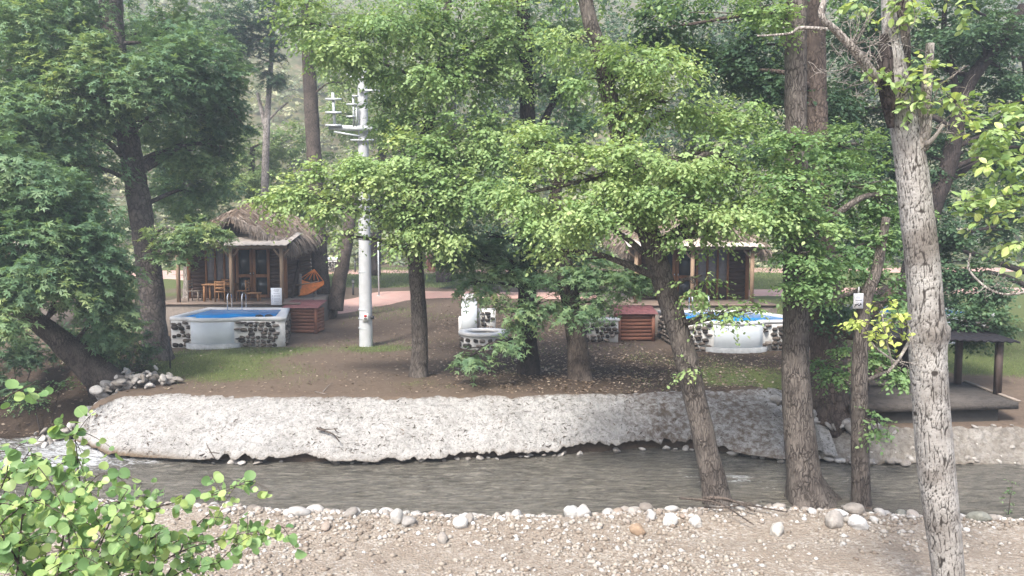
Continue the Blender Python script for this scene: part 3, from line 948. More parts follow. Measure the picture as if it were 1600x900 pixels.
# ---- left side: plane trees
tree('plane_tree', 'large plane tree with thick grey trunk left of the thatched cabin',
     [(243, 560, 23.5, 21), (240, 500, 23.5, 18), (236, 445, 23.5, 19), (226, 380, 23.5, 17), (215, 300, 23.6, 17), (200, 215, 23.7, 16), (190, 160, 23.8, 15), (182, 90, 24, 15), (174, 30, 24.2, 17), (172, -60, 24.5, 16), (175, -160, 25, 13)],
     [(60, 60, 22, 80, 60, 2600), (10, 110, 21.5, 70, 60, 1800), (130, 100, 21.5, 70, 40, 2200, .28), (80, 170, 21.5, 90, 45, 2600, .12), (150, 150, 21.3, 60, 28, 1500, .30), (215, 130, 22, 80, 50, 2400, .05),
      (290, 105, 23, 75, 45, 2600, -.05), (340, 130, 23.5, 55, 35, 1500, -.1), (270, 195, 26, 60, 30, 1200), (95, 250, 22, 80, 50, 2000, -.1), (300, 235, 24.5, 60, 45, 1900, .1),
      (330, 180, 24, 50, 25, 700, -.25), (90, 10, 23, 80, 35, 1500), (270, 40, 24, 40, 30, 500, .05), (30, 200, 21, 60, 45, 1500, .1), (355, 230, 25, 28, 60, 700, -.2), (300, 300, 25.5, 50, 40, 1100, .05),
      (100, -60, 23, 180, 70, 1600), (280, -80, 24, 140, 70, 1300),
      (292, 365, 22.6, 46, 18, 900, .22), (330, 362, 22.8, 28, 14, 350, .28), (275, 392, 22.8, 28, 14, 260, .15)],
     ('palm', 0.19), G_plane, M_bark_plane, 'plane trees on the left bank', k=1.15, flat=0.85, sub=20, flare=0.25, per=6, amp=0.06,
     extra=[[(192, 165, 23.7, 9), (170, 140, 23.2, 6), (150, 120, 22.6, 4)], [(213, 270, 23.7, 9), (240, 255, 23.9, 6), (290, 225, 24.3, 3)], [(243, 430, 23.4, 8), (240, 405, 23.3, 5), (262, 385, 23.0, 4)],
            [(260, 165, 23.4, 3), (310, 132, 23.6, 3), (355, 165, 23.8, 2), (380, 195, 24, 1.5)]])
tree('leaning_plane_tree', 'plane tree with trunk leaning far left over the river',
     [(160, 592, 19.8, 22), (120, 555, 19.6, 20), (80, 520, 19.4, 16), (40, 488, 19.1, 14), (-10, 440, 18.8, 12), (-50, 360, 18.6, 9), (-70, 260, 18.6, 6)],
     [(40, 300, 18.5, 70, 50, 2300), (100, 320, 19.5, 60, 45, 1700, -.05), (20, 380, 17.8, 60, 45, 2000, .05), (120, 400, 19, 70, 45, 2000, -.08), (55, 440, 18, 60, 36, 1700, .08), (0, 500, 17.3, 30, 30, 600, .18),
      (135, 455, 19.2, 55, 28, 1200, .05), (160, 425, 19.5, 45, 30, 1100, .1), (170, 490, 19.6, 42, 26, 800, .05), (200, 520, 20.0, 22, 18, 220, .08), (150, 525, 20.4, 35, 16, 260, 0), (20, 250, 18.5, 50, 40, 1200, .1),
      (130, 385, 20, 50, 36, 1200, -.05), (-40, 420, 18, 60, 80, 1800)],
     ('palm', 0.19), G_plane, M_bark_grey, 'plane trees on the left bank', flat=0.85, sub=20, flare=0.35, per=6, droop=0.45)
def shrub(name, label, px, py, Y, clumps, leaf, mat, stems=5, seed=1):
    b = AT(px, py, Y); b[2] = float(H_far(b[0], b[1]))
    root = thing(name, label, 'shrub', tuple(b), 0, 'undergrowth on the left bank')
    rs = np.random.RandomState(seed)
    C = []
    for c in clumps:
        q = AT(c[0], c[1], c[2]); kk = c[2] / 1200
        C.append((*q, c[3] * kk, c[3] * kk, c[4] * kk, c[5], c[6]))
        Q = smooth_line(np.vstack([b + rs.normal(size=3) * np.array([.1, .1, 0]), (b + q) / 2 + rs.normal(size=3) * 0.1, q]), 0.15)
        V, F = tube(Q, np.linspace(0.018, 0.006, len(Q)), 5); part('stem', V, F, M_bark_dark, root, True)
    V, F, v = foliage(C, leaf[1], leaf[0], seed, 6, 0.3, 0.3, 12, 0.8)
    part('foliage', V, F, mat, root, False, {'v': ('FACE', v)}, kind='stuff')
shrub('understory_shrub', 'dark shrub added for shade behind the leaning trunk beside the rubble heap', 195, 560, 21.6, [(170, 530, 21.5, 40, 28, 900, -.1), (210, 545, 21.6, 30, 22, 600, -.05), (130, 515, 21.8, 40, 25, 800, -.15), (180, 560, 21.2, 35, 14, 350, 0)], ('palm', 0.14), G_dark, seed=31)  # dark undergrowth added to deepen the shade behind the leaning trunk
shrub('understory_shrub', 'dark low shrub added for shade at the far left under the leaning tree', 20, 600, 20.6, [(20, 560, 20.5, 45, 30, 900, -.1), (-30, 590, 20.2, 40, 30, 700, -.1), (60, 545, 21.5, 35, 22, 600, -.15), (30, 610, 19.8, 30, 14, 300, -.05)], ('palm', 0.14), G_dark, seed=32)  # added dark foliage that makes the left edge read as deep shade
shrub('understory_shrub', 'thin green weeds growing on the dark left bank slope', 70, 640, 19.2, [(50, 620, 19.4, 30, 10, 220, 0), (95, 600, 19.8, 22, 8, 140, .05)], ('oval', 0.09), G_mid, seed=33)
# ---- behind the left cabin
tree('broadleaf_tree', 'dark broadleaf tree filling the gaps behind the large plane tree',
     [(120, 470, 34, 12), (125, 350, 34, 11), (135, 200, 34, 9), (140, 60, 34, 7)],
     [(40, 60, 33, 80, 55, 2000, .05), (130, 30, 33, 80, 45, 2000, .1), (230, 50, 34, 70, 45, 1700, .1), (60, 170, 33, 80, 55, 1900, 0), (150, 220, 33, 70, 55, 1900, 0), (60, 290, 33, 80, 50, 1800, 0), (150, 330, 33, 70, 40, 1500, .05), (260, 250, 35, 50, 50, 1400, .1), (20, 380, 33, 60, 35, 1000, 0), (310, 60, 36, 50, 40, 1200, .05), (190, 130, 34, 60, 40, 1300, .05), (290, 150, 36, 50, 40, 1000, .05)],
     ('quad', 0.2), G_plane, M_bark_dark, 'tall trees behind the cabins', k=1.6, flare=0.15)
tree('pine_tree', 'tall straight dark trunk rising right of the left cabin',
     [(508, 492, 35, 15), (502, 440, 35, 13), (498, 380, 35, 12), (493, 280, 35, 11.5), (487, 180, 35, 11), (482, 80, 35, 10), (478, -40, 35, 9), (476, -140, 35, 7)],
     [(500, 20, 34, 55, 45, 1500, .2), (450, -20, 35, 60, 40, 900), (540, 130, 34.5, 35, 40, 900, .25), (535, 70, 34, 40, 30, 700, .15), (480, -100, 35, 110, 50, 900)],
     ('oval', 0.15), G_back, M_bark_grey, 'tall trees behind the cabins', flare=0.25, limb_r=0.12,
     extra=[[(524, 484, 34.6, 13), (530, 440, 34.6, 11), (538, 400, 34.7, 10), (546, 350, 35, 9), (552, 290, 35.5, 7)], [(487, 105, 35, 4), (506, 98, 34.8, 3), (530, 112, 34.6, 2)]])
tree('slender_pine', 'slender pale forked trunk standing behind the thatched cabin',
     [(411, 440, 41, 7), (413, 330, 41, 6), (415, 250, 41, 5.5), (417, 195, 41, 5), (420, 150, 41, 4), (424, 90, 41, 3.5), (430, 10, 41, 3)],
     [(400, 60, 40, 45, 30, 1500, -.3), (350, 30, 40, 60, 30, 1700, -.3), (420, 110, 40.5, 28, 20, 900, -.3), (360, 80, 40.5, 50, 22, 1400, -.25), (430, 25, 40, 28, 28, 800, -.25), (380, -20, 40, 90, 30, 1200, -.3)],
     ('palm', 0.2), G_dark, M_bark_pale, 'tall trees behind the cabins', flare=0.1, amp=0.03,
     extra=[[(415, 200, 41, 4), (407, 165, 41, 3), (402, 145, 41, 2.4)], [(417, 190, 41, 2), (435, 172, 41, 1.6), (450, 160, 41, 1.2)]])
tree('dead_topped_tree', 'pale stubby forked trunk just left of the thatched roof',
     [(296, 470, 34, 9), (295, 400, 34, 8), (296, 355, 34, 8), (294, 312, 34, 7), (290, 260, 34, 6), (300, 180, 34, 4)],
     [(290, 250, 34, 65, 45, 2000, -.2), (330, 300, 34, 45, 35, 1400, -.25), (260, 310, 33, 40, 35, 1100, -.1), (325, 230, 35, 40, 40, 1000, -.1), (350, 190, 36, 40, 30, 700, -.2)],
     ('palm', 0.19), G_dark, M_bark_pale, 'tall trees behind the cabins', flare=0.15, amp=0.04)
tree('broadleaf_tree', 'bright young tree showing between the slender trunk and cabin roof',
     [(385, 440, 46, 6), (390, 330, 46, 5), (395, 230, 46, 4)],
     [(390, 250, 46, 45, 50, 2600, .15), (440, 270, 47, 40, 50, 2300, .1), (370, 290, 45, 30, 35, 1300, .2), (450, 220, 47, 35, 30, 1000, .05), (415, 310, 45, 40, 20, 1000, .15), (480, 300, 47, 40, 45, 1400, .05), (455, 350, 46, 40, 40, 1300)],
     ('quad', 0.19), G_back, M_bark_grey, 'tall trees behind the cabins', k=2.2, flare=0.1)
tree('broadleaf_tree', 'dark green tree behind the utility pole and its crossarm',
     [(585, 420, 47, 9), (590, 330, 47, 8), (600, 200, 47, 6), (605, 100, 47, 5)],
     [(560, 250, 47, 45, 45, 1900, .05), (620, 200, 46, 55, 50, 2600, -.05), (540, 180, 47, 35, 35, 1200, .1), (640, 280, 47, 60, 50, 2200, -.1), (580, 330, 47, 60, 35, 1600, -.05), (680, 120, 48, 70, 50, 2000, 0), (600, 120, 47, 45, 35, 1200, .05), (690, 340, 47, 50, 30, 1100, -.1), (540, 90, 48, 45, 50, 1300, .1), (560, 30, 48, 60, 40, 1200, .05), (640, 40, 48, 60, 50, 1300, 0)],
     ('quad', 0.18), G_back, M_bark_dark, 'tall trees behind the cabins', k=2.2, flare=0.15)
tree('broadleaf_tree', 'shaded tree behind the middle trunks near the far chest',
     [(695, 430, 47, 12), (690, 380, 47, 10), (700, 250, 47, 9), (705, 150, 47, 8)],
     [(720, 300, 45, 60, 50, 1800, -.3), (770, 380, 44, 60, 35, 1500, -.3), (820, 250, 44, 80, 60, 2400, -.3), (900, 370, 44, 70, 45, 1800, -.3), (860, 180, 44, 80, 60, 2000, -.25), (760, 180, 46, 70, 60, 1800, -.25), (900, 60, 44, 100, 60, 2000, -.2)],
     ('quad', 0.2), G_dark, M_bark_dark, 'tall trees behind the cabins', k=2.2, flare=0.25)
tree('broadleaf_tree', 'dense dark tree behind the right cabin roof',
     [(1060, 440, 42, 12), (1070, 300, 42, 10), (1090, 120, 42, 8)],
     [(1000, 330, 41, 80, 50, 1900, -.2), (1120, 330, 41, 80, 50, 1900, -.2), (1050, 200, 41, 90, 70, 2600, -.15), (1160, 200, 40, 80, 70, 2400, -.2), (1080, 60, 41, 110, 70, 2600, -.1), (1200, 80, 40, 80, 70, 2000, -.2), (980, 80, 42, 80, 60, 1500, -.15), (1240, 340, 40, 80, 60, 1900, -.2)],
     ('quad', 0.2), G_dark, M_bark_dark, 'tall trees behind the cabins', k=2.2, flare=0.2)
tree('broadleaf_tree', 'dark leaning tree behind the pale trunk forking to the right',
     [(1405, 560, 20.5, 17), (1420, 440, 20.5, 15), (1455, 330, 20.6, 14), (1482, 260, 20.6, 12.5), (1500, 170, 20.7, 11), (1520, 120, 20.8, 10), (1560, 70, 21, 9), (1600, 10, 21, 8)],
     [(1500, 60, 21, 70, 50, 2300, -.1), (1570, 120, 21.5, 60, 60, 2300, -.1), (1420, 240, 21, 60, 60, 2000, -.2), (1540, 210, 22, 70, 50, 2200, -.15), (1350, 170, 21, 60, 70, 2200, -.2), (1330, 60, 21, 60, 60, 1800, -.2), (1440, 340, 21, 70, 45, 1700, -.2), (1540, 440, 20, 50, 40, 1300, -.05),
      (1480, 410, 20.5, 45, 45, 1200, -.1), (1530, 510, 19.2, 45, 30, 1200, 0), (1580, 350, 22, 50, 45, 1200, -.1), (1420, 80, 21.5, 60, 60, 1500, -.15), (1620, 230, 21, 60, 80, 1500), (1480, -60, 21, 200, 60, 1500)],
     ('oval', 0.13), G_dark, M_bark_dark, 'trees on the right bank', k=1.7, flare=0.3,
     extra=[[(1496, 190, 20.7, 7), (1490, 120, 20.8, 5), (1475, 50, 21, 4), (1480, -20, 21, 3)], [(1425, 430, 20.5, 9), (1390, 450, 20.4, 7), (1350, 470, 20.3, 5)], [(1470, 290, 20.6, 6), (1530, 250, 21, 4), (1580, 215, 21.4, 3)]])
tree('broadleaf_tree', 'shade tree standing beyond the deck shelter on the right',
     [(1650, 480, 27, 14), (1640, 380, 27, 12), (1620, 200, 27, 10), (1600, 50, 27, 8)],
     [(1560, 60, 27, 90, 70, 2300, -.2), (1480, 150, 28, 80, 70, 2000, -.25), (1400, 300, 28, 90, 50, 1800, -.25), (1310, 380, 28, 80, 40, 1700, -.2), (1580, 260, 27, 80, 60, 2000, -.2), (1380, 60, 29, 100, 70, 2000, -.25), (1270, 210, 29, 60, 80, 1800, -.25), (1460, 470, 25, 50, 25, 700, -.15)],
     ('quad', 0.15), G_dark, M_bark_dark, 'trees on the right bank', k=2.2, flare=0.2)
# ---- middle of the far bank
tree('alder_tree', 'straight dark trunk between the utility pole and the stone planter',
     [(654, 590, 20.9, 13.5), (656, 540, 20.9, 12.5), (654, 480, 20.9, 12.5), (650, 420, 20.9, 12), (648, 370, 20.9, 11.5), (652, 300, 20.9, 10.5), (668, 200, 20.9, 9), (690, 100, 20.8, 7.5), (700, 0, 20.8, 6), (705, -110, 20.8, 4)],
     [(480, 35, 19.5, 45, 35, 1300, .05), (530, 70, 19.5, 60, 40, 2300, .05), (620, 40, 19.5, 80, 45, 2700, .02), (720, 30, 20, 80, 45, 2500, -.02), (660, 110, 19.5, 70, 40, 2300, .0), (740, 130, 20, 80, 45, 2600, -.02), (800, 60, 20, 60, 50, 2000, 0), (650, 190, 20.5, 50, 45, 1700, -.08),
      (720, 220, 19.5, 70, 45, 2500, .08), (640, 245, 19.2, 60, 35, 2100, .1), (585, 260, 19, 50, 26, 1500, .15), (520, 290, 19, 60, 30, 1900, .18), (460, 305, 19, 40, 25, 1000, .2), (525, 325, 18.8, 35, 20, 600, .12), (640, 310, 18.8, 70, 35, 2300, .05), (720, 300, 19, 60, 40, 2000, 0), (625, 358, 18.8, 35, 18, 600, .12), (680, 352, 18.8, 60, 25, 1500, .06),
      (540, 368, 18.9, 20, 12, 140, .15), (640, 385, 18.9, 28, 14, 350, .1), (790, 210, 20, 55, 45, 1700, 0), (780, 290, 19.5, 50, 40, 1500, -.05), (600, 165, 21, 22, 45, 450, -.05), (620, -60, 20, 260, 70, 2800)],
     ('oval', 0.135), G_bright, M_bark_near, 'alders on the far bank', flare=0.3, twig=0.55, droop=0.42)
tree('plane_tree', 'dark upright trunk left of the pair of middle trunks',
     [(826, 586, 21.2, 17), (824, 520, 21.2, 15), (824, 450, 21.2, 14), (826, 380, 21.2, 14), (822, 300, 21.2, 13), (825, 200, 21.2, 12), (820, 80, 21.2, 11), (815, -40, 21.2, 9)],
     [(740, 400, 20.4, 50, 30, 900, .08), (790, 430, 20.2, 55, 30, 1000, .08), (748, 440, 20.2, 28, 18, 280, .1), (815, 490, 19.8, 32, 22, 400, .1), (735, 556, 19.2, 34, 11, 260, .12), (790, 538, 19.4, 22, 13, 160, .1), (845, 470, 20, 30, 22, 320, .08), (700, 390, 20.6, 30, 26, 350, .08), (860, 400, 21, 40, 28, 500, 0),
      (870, 120, 21.5, 60, 50, 1700, .1), (840, 40, 21.5, 60, 50, 1700, .05), (900, 200, 22, 50, 40, 1000, -.1), (760, 370, 21.3, 50, 35, 1000, -.1), (830, -70, 21, 150, 60, 1200)],
     ('palm', 0.17), G_plane, M_bark_dark, 'trees in the middle of the far bank', flare=0.3, per=6, droop=0.4, extra=[[(826, 250, 21.2, 8), (850, 190, 21.3, 6), (880, 130, 21.5, 4)]])
tree('plane_tree', 'slightly leaning trunk with ragged top in the middle of the bank',
     [(908, 600, 20.4, 18), (902, 540, 20.4, 16), (892, 470, 20.4, 15.5), (880, 410, 20.4, 15), (872, 385, 20.4, 14), (866, 340, 20.4, 11), (872, 270, 20.3, 8)],
     [(925, 425, 19.8, 40, 24, 650, .08), (965, 440, 19.6, 45, 16, 650, .12), (1000, 430, 19.6, 24, 14, 280, .12), (900, 478, 19.6, 38, 14, 350, .08), (940, 470, 19.8, 35, 12, 260, .08), (905, 390, 20.2, 34, 22, 420, .0), (850, 360, 20, 30, 30, 500, .05)],
     ('palm', 0.165), G_plane, M_bark_grey, 'trees in the middle of the far bank', flare=0.3, per=6, droop=0.35)
# ---- trees rooted on the near gravel bank
tree('alder_tree', 'leaning alder trunk rooted at the water edge on the near bank',
     [(1120, 786, 14.1, 19), (1108, 720, 14.1, 18), (1090, 640, 14.1, 18), (1072, 560, 14.1, 18), (1052, 490, 14.1, 17.5), (1030, 420, 14.1, 17), (1012, 360, 14.1, 17), (990, 300, 14.2, 15), (970, 220, 14.3, 13.5), (952, 150, 14.4, 13), (935, 80, 14.5, 12), (915, 0, 14.6, 11), (900, -120, 14.8, 8)],
     [(1000, 100, 13.8, 65, 45, 2000, .15), (940, 120, 14.2, 50, 35, 1100, .05), (1040, 160, 13.7, 60, 40, 1800, .2), (980, 175, 14.0, 35, 22, 600, .1), (860, 240, 13.6, 55, 38, 1600, .25), (920, 275, 13.4, 65, 35, 1900, .18), (990, 255, 13.6, 60, 35, 1700, .12), (1060, 250, 13.5, 70, 40, 2000, .18), (1130, 235, 13.8, 60, 40, 1700, .12), (1180, 285, 13.8, 55, 38, 1600, .1),
      (830, 300, 13.4, 45, 32, 1200, .2), (880, 335, 13.2, 60, 32, 1700, .15), (950, 340, 13.2, 60, 30, 1600, .1), (1040, 310, 13.2, 60, 32, 1600, .05), (1110, 330, 13.2, 65, 28, 1600, .12), (1195, 335, 13.4, 55, 22, 1000, .1), (1080, 372, 13.4, 40, 14, 380, .08), (1085, 440, 13.3, 24, 22, 240, .12),
      (860, 390, 13.4, 22, 14, 220, .2), (1115, 488, 13.4, 36, 12, 260, .08), (1165, 484, 13.4, 22, 12, 150, .08), (900, 60, 14.8, 55, 45, 1100, .08), (1000, -60, 14.2, 220, 60, 2300), (1080, 575, 13.8, 12, 16, 60, .1), (1150, 180, 14.2, 40, 30, 700, .05), (1240, 320, 14, 40, 30, 700, .05)],
     ('oval', 0.098), G_bright, M_bark_near, 'alders on the near gravel bank', flare=0.45, twig=0.42, droop=0.4, seg=22, amp=0.06,
     extra=[[(1012, 372, 14.0, 10), (990, 330, 13.9, 8), (985, 310, 13.9, 6)], [(1040, 440, 14.1, 7), (1000, 390, 13.8, 5), (940, 345, 13.5, 3)]])
tree('alder_tree', 'thick straight alder trunk with flared roots on the near bank',
     [(1268, 796, 14.2, 36), (1258, 750, 14.2, 27), (1250, 690, 14.2, 24), (1244, 600, 14.2, 22), (1243, 520, 14.2, 20), (1243, 440, 14.2, 19), (1244, 330, 14.2, 17.5), (1244, 220, 14.2, 16.5), (1243, 120, 14.2, 16), (1244, 20, 14.2, 15.5), (1246, -120, 14.3, 14)],
     [(1250, 225, 13.3, 45, 28, 800, .1), (1235, 285, 13.2, 45, 30, 900, .12), (1260, 340, 13.2, 45, 30, 900, .08), (1250, 395, 13.3, 36, 24, 600, .1), (1290, 430, 13.6, 40, 24, 900, .02), (1250, 445, 13.4, 42, 22, 900, .1), (1310, 330, 14.6, 60, 40, 1500, -.02), (1350, 290, 14.8, 55, 40, 1500, .05), (1280, 255, 14.8, 50, 35, 1200, .1), (1340, 225, 15, 55, 35, 1300, .1), (1210, 230, 15, 40, 35, 900, .05), (1350, 380, 14.6, 50, 35, 1200, .0), (1390, 330, 15, 40, 40, 900, -.05),
      (1220, 30, 13.6, 30, 25, 500, .25), (1190, 10, 13.6, 30, 20, 350, .25), (1370, 440, 14.6, 40, 25, 700, -.05), (1280, 400, 14.6, 50, 25, 900, -.05), (1270, -60, 14, 180, 60, 1500)],
     ('oval', 0.10), G_mid, M_bark_near, 'alders on the near gravel bank', flare=0.5, twig=0.36, seg=26, amp=0.06)
tree('alder_tree', 'slim trunk carrying a small white notice on the near bank',
     [(1347, 806, 14.0, 14.5), (1345, 740, 14.0, 13.5), (1343, 660, 14.0, 13), (1343, 580, 14.0, 12), (1346, 520, 14.0, 11), (1352, 470, 14.0, 10), (1370, 420, 14.1, 8), (1385, 340, 14.2, 6)],
     [(1340, 560, 14.6, 38, 16, 600, .05), (1300, 580, 14.9, 35, 18, 500, -.05), (1395, 575, 14.4, 30, 14, 400, .02), (1370, 660, 13.7, 14, 22, 130, .05), (1395, 470, 14.6, 30, 20, 400, -.1)],
     ('oval', 0.10), G_mid, M_bark_near, 'alders on the near gravel bank', flare=0.35, twig=0.3, seg=16)
tree('old_trunk', 'broad reddish brown old trunk behind the thick straight alder',
     [(1297, 655, 17.6, 30), (1296, 600, 17.6, 27), (1294, 540, 17.6, 27), (1290, 480, 17.6, 26), (1285, 420, 17.6, 23), (1280, 330, 17.6, 20), (1276, 200, 17.6, 17), (1274, 60, 17.6, 15), (1274, -80, 17.6, 13)],
     [(1290, 150, 18, 50, 60, 1300, -.2), (1200, 150, 18, 50, 50, 1300, -.15), (1180, 70, 18, 60, 50, 1500, -.15), (1120, 110, 18, 60, 50, 1500, -.15), (1060, 40, 18, 60, 50, 1400, -.1), (1310, 480, 17, 30, 25, 300, -.2), (1245, 360, 17.5, 40, 30, 600, -.15), (1230, -60, 17.6, 200, 60, 1400, -.1)],
     ('oval', 0.12), G_dark, M_bark_red, 'trees on the right bank', k=1.7, flare=0.3, seg=22,
     extra=[[(1290, 520, 17.3, 10), (1278, 480, 17.0, 8), (1262, 440, 17.0, 6)], [(1300, 500, 17.5, 14), (1330, 520, 17.4, 12), (1350, 500, 17.3, 9), (1400, 450, 17.3, 7)]])

# ---- the pale trunk close to the camera, with cracked bark, burls, dead wood and new shoots
def worley(p, s=0):
    """two nearest distances, vectorised 2-D (periodic handled by caller)"""
    i = np.floor(p).astype(np.int64)
    best = np.full(p.shape[:-1], 9.0); sec = best.copy()
    for dx in (-1, 0, 1):
        for dy in (-1, 0, 1):
            cx, cy = i[..., 0] + dx, i[..., 1] + dy
            z = np.zeros_like(cx)
            fx = cx + _hash(cx, cy, z, s); fy = cy + _hash(cx, cy, z + 1, s)
            d = np.hypot(p[..., 0] - fx, p[..., 1] - fy)
            sec = np.where(d < best, best, np.minimum(sec, d)); best = np.minimum(best, d)
    return best, sec
def pale_tree():
    pts = [(1492, 1010, 9, 25.7), (1482, 900, 9, 24.2), (1466, 760, 9, 27.3), (1456, 650, 9, 26.9), (1450, 560, 9, 26.9), (1446, 470, 9, 25.7), (1440, 400, 9, 24.9), (1431, 320, 9, 24.2), (1421, 240, 9, 22.6), (1409, 170, 9, 21.1), (1402, 130, 9, 17.9), (1396, 90, 9, 14.8), (1391, 45, 9.05, 11.7), (1388, 10, 9.1, 10.2), (1386, -40, 9.1, 8.6)]
    L = trunk_line(pts, 0.018)
    b = L[0, :3].copy(); b[2] = float(H_near(b[0], b[1]))
    under = L[0].copy(); under[2] = b[2] - 0.3; under[3] *= 1.2
    L = np.vstack([np.vstack([under[None] * (1 - k) + L[0] * k for k in np.linspace(0, 0.97, 30)]), L])
    root = thing('pale_barked_tree', 'pale grey cracked trunk in the right foreground with broken crown', 'tree', tuple(b))
    crack_store = []
    hgt = np.concatenate([[0], np.cumsum(np.linalg.norm(np.diff(L[:, :3], axis=0), axis=1))])
    burls = [(1462, 525, 0.05, .13), (1440, 590, 0.04, .10), (1438, 330, 0.035, .07), (1436, 200, 0.05, .12), (1450, 700, 0.03, .1)]
    BP = []
    for bx, by, am, rad in burls:
        q = AT(bx, by, 8.76)
        BP.append((q, am, rad))
    q = AT(1482, 520, 8.95); BP.append((q, 0.07, 0.13))
    SC = [(AT(px_s, py_s, 8.78), a_, b_) for px_s, py_s, a_, b_ in [(1441, 330, .105, .035), (1440, 258, .07, .03), (1412, 255, .05, .06), (1446, 413, .07, .025), (1452, 385, .05, .02), (1438, 432, .08, .02), (1440, 605, .07, .02), (1462, 585, .06, .05), (1452, 480, .06, .02), (1430, 196, .06, .09), (1470, 790, .05, .14), (1478, 850, .05, .10)]]
    def fn(th, i, pos):
        r0 = 0.25
        big = fbm(pos * np.array([2.2, 2.2, 1.2]), 3, 7)
        w = np.stack([th / (2 * math.pi) * 24 + 0.55 * fbm(pos * np.array([5, 5, 3]), 3, 7), hgt[i] * 3.6 + 0.9 * fbm(pos * 4, 2, 8)], -1)
        a1, a2 = worley(w, 3)
        w2 = np.stack([th / (2 * math.pi) * 40 + 0.5 * fbm(pos * 9, 2, 17), hgt[i] * 15 + 0.4 * fbm(pos * 8, 2, 18)], -1)
        c1, c2 = worley(w2, 5)
        gate = sstep(-0.5, 0.1, fbm(pos * np.array([3, 3, 1.6]), 3, 12))
        main = sstep(0.015, 0.16, a2 - a1 + 0.10 * np.maximum(-big, 0))
        fine = 1 - gate * (1 - sstep(0.02, 0.2, c2 - c1)) * 0.8
        C = np.minimum(main, fine)
        for q, sx, sz_ in SC:
            dd = np.sqrt((np.hypot(pos[..., 0] - q[0], pos[..., 1] - q[1]) / sx) ** 2 + ((pos[..., 2] - q[2]) / sz_) ** 2)
            C = np.minimum(C, sstep(0.55, 1.05, dd + 0.25 * fbm(pos * 16, 2, 33)))
        crack_store.append(C)
        m = 1 + 0.025 * fbm(pos * np.array([3, 3, 1.5]), 3, 2) + 0.012 * fbm(pos * 22, 3, 4) - 0.045 * (1 - C)
        for q, am, rad in BP:
            d = np.linalg.norm(pos - q, axis=-1) / rad
            m = m + am / 0.25 * np.exp(-d ** 2) * (1 + 0.4 * fbm(pos * 14, 3, 19))
        return m
    V, F = tube(L[:, :3], L[:, 3], 120, fn)
    cr = np.concatenate([crack_store[0].ravel(), [0.5, 0.5]])
    t = NT('pale_cracked_bark')
    c = t.coord('Object')
    n1 = t.noise(c, 3.5, 6, 0.65); n2 = t.noise(t.coord('Object', (9, 9, 22)), 3.0, 6, 0.7)
    col = t.mix(t.ramp(n1, [(0.35, 0.0), (0.6, 1.0)]), (0.20, 0.185, 0.17), (0.34, 0.325, 0.305))
    col = t.mix(t.ramp(n2, [(0.33, 0.6), (0.5, 0.0)]), col, (0.14, 0.122, 0.108))
    col = t.mix(t.ramp(t.noise(c, 1.6, 4), [(0.52, 0.0), (0.64, 0.6)]), col, (0.12, 0.102, 0.088))
    col = t.mix(t.ramp(t.attr('crack'), [(0.1, 0.0), (0.7, 1.0)]), (0.04, 0.034, 0.03), col)
    M = t.done(col, 0.9, t.bump(n2, 0.5, 0.012), 0.15)
    part('trunk', V, F, M, root, True, {'crack': ('POINT', cr)})
    # dark rotten split going up, broken stubs, bare dead limb
    def limb(nm, pts, mat, seg=14, amp=0.08):
        E = trunk_line(pts, 0.04)
        V, F = tube(E[:, :3], E[:, 3], seg, bark_fn(77 + len(pts), amp))
        part(nm, V, F, mat, root, True)
    Mp = bark_mat('weathered_dead_wood', (0.50, 0.46, 0.42), (0.36, 0.32, 0.28), (0.12, 0.10, 0.085), (30, 30, 6))
    limb('rotten_stub', [(1392, 200, 8.86, 5), (1387, 160, 8.84, 10), (1384, 120, 8.86, 12), (1383, 85, 8.9, 11), (1382, 55, 8.95, 6)], M_bark_dark)
    limb('upper_trunk', [(1408, 160, 9.1, 12), (1412, 90, 9.15, 10), (1410, 20, 9.2, 9), (1408, -60, 9.2, 8)], M_bark_near)
    limb('broken_stub', [(1432, 215, 8.95, 13), (1444, 165, 8.9, 9), (1450, 120, 8.9, 7.5), (1453, 68, 8.9, 6.5)], Mp)
    limb('broken_stub', [(1436, 230, 8.95, 15), (1445, 205, 8.85, 10), (1450, 178, 8.8, 6)], Mp)
    limb('dead_limb', [(1372, 128, 8.9, 8), (1340, 85, 8.7, 7), (1308, 50, 8.6, 5.5), (1288, 32, 8.5, 5), (1283, 18, 8.5, 5), (1287, 0, 8.5, 4.5), (1285, -40, 8.5, 4)], Mp, 10)
    limb('dead_limb', [(1292, 46, 8.5, 3.2), (1270, 44, 8.5, 2.8), (1248, 44, 8.5, 2.6), (1236, 52, 8.5, 2.2), (1205, 55, 8.5, 1.8), (1183, 56, 8.5, 1.2)], Mp, 8)
    limb('side_stub', [(1446, 225, 8.85, 5), (1452, 222, 8.8, 4), (1462, 212, 8.75, 3), (1474, 194, 8.7, 2.6)], Mp, 8)
    # twiggy dead wood
    rs = np.random.RandomState(3)
    def twigs(nm, starts, n, length, r0, seed, up=0.2, depth=2):
        rs = np.random.RandomState(seed)
        mb = MB()
        def grow(p, d, ln, r, dep):
            pts = [p]
            for k in range(4):
                d = norm(d + rs.normal(size=3) * 0.28 + np.array([0, 0, up * 0.2]))
                pts.append(pts[-1] + d * ln / 4)
            rr = np.linspace(r, r * 0.45, len(pts))
            mb.tube(np.array(pts), rr, 5)
            if dep > 0:
                for k in range(rs.randint(2, 4)):
                    j = rs.randint(1, 5)
                    grow(pts[j], norm(d + rs.normal(size=3) * 0.8), ln * 0.55, r * 0.6, dep - 1)
        for (px, py, Y), dr in starts:
            for k in range(n):
                grow(AT(px, py, Y), norm(np.array(dr) + rs.normal(size=3) * 0.5), length * rs.uniform(0.6, 1.2), r0, depth)
        mb.part(nm, Mp, root, True, True)
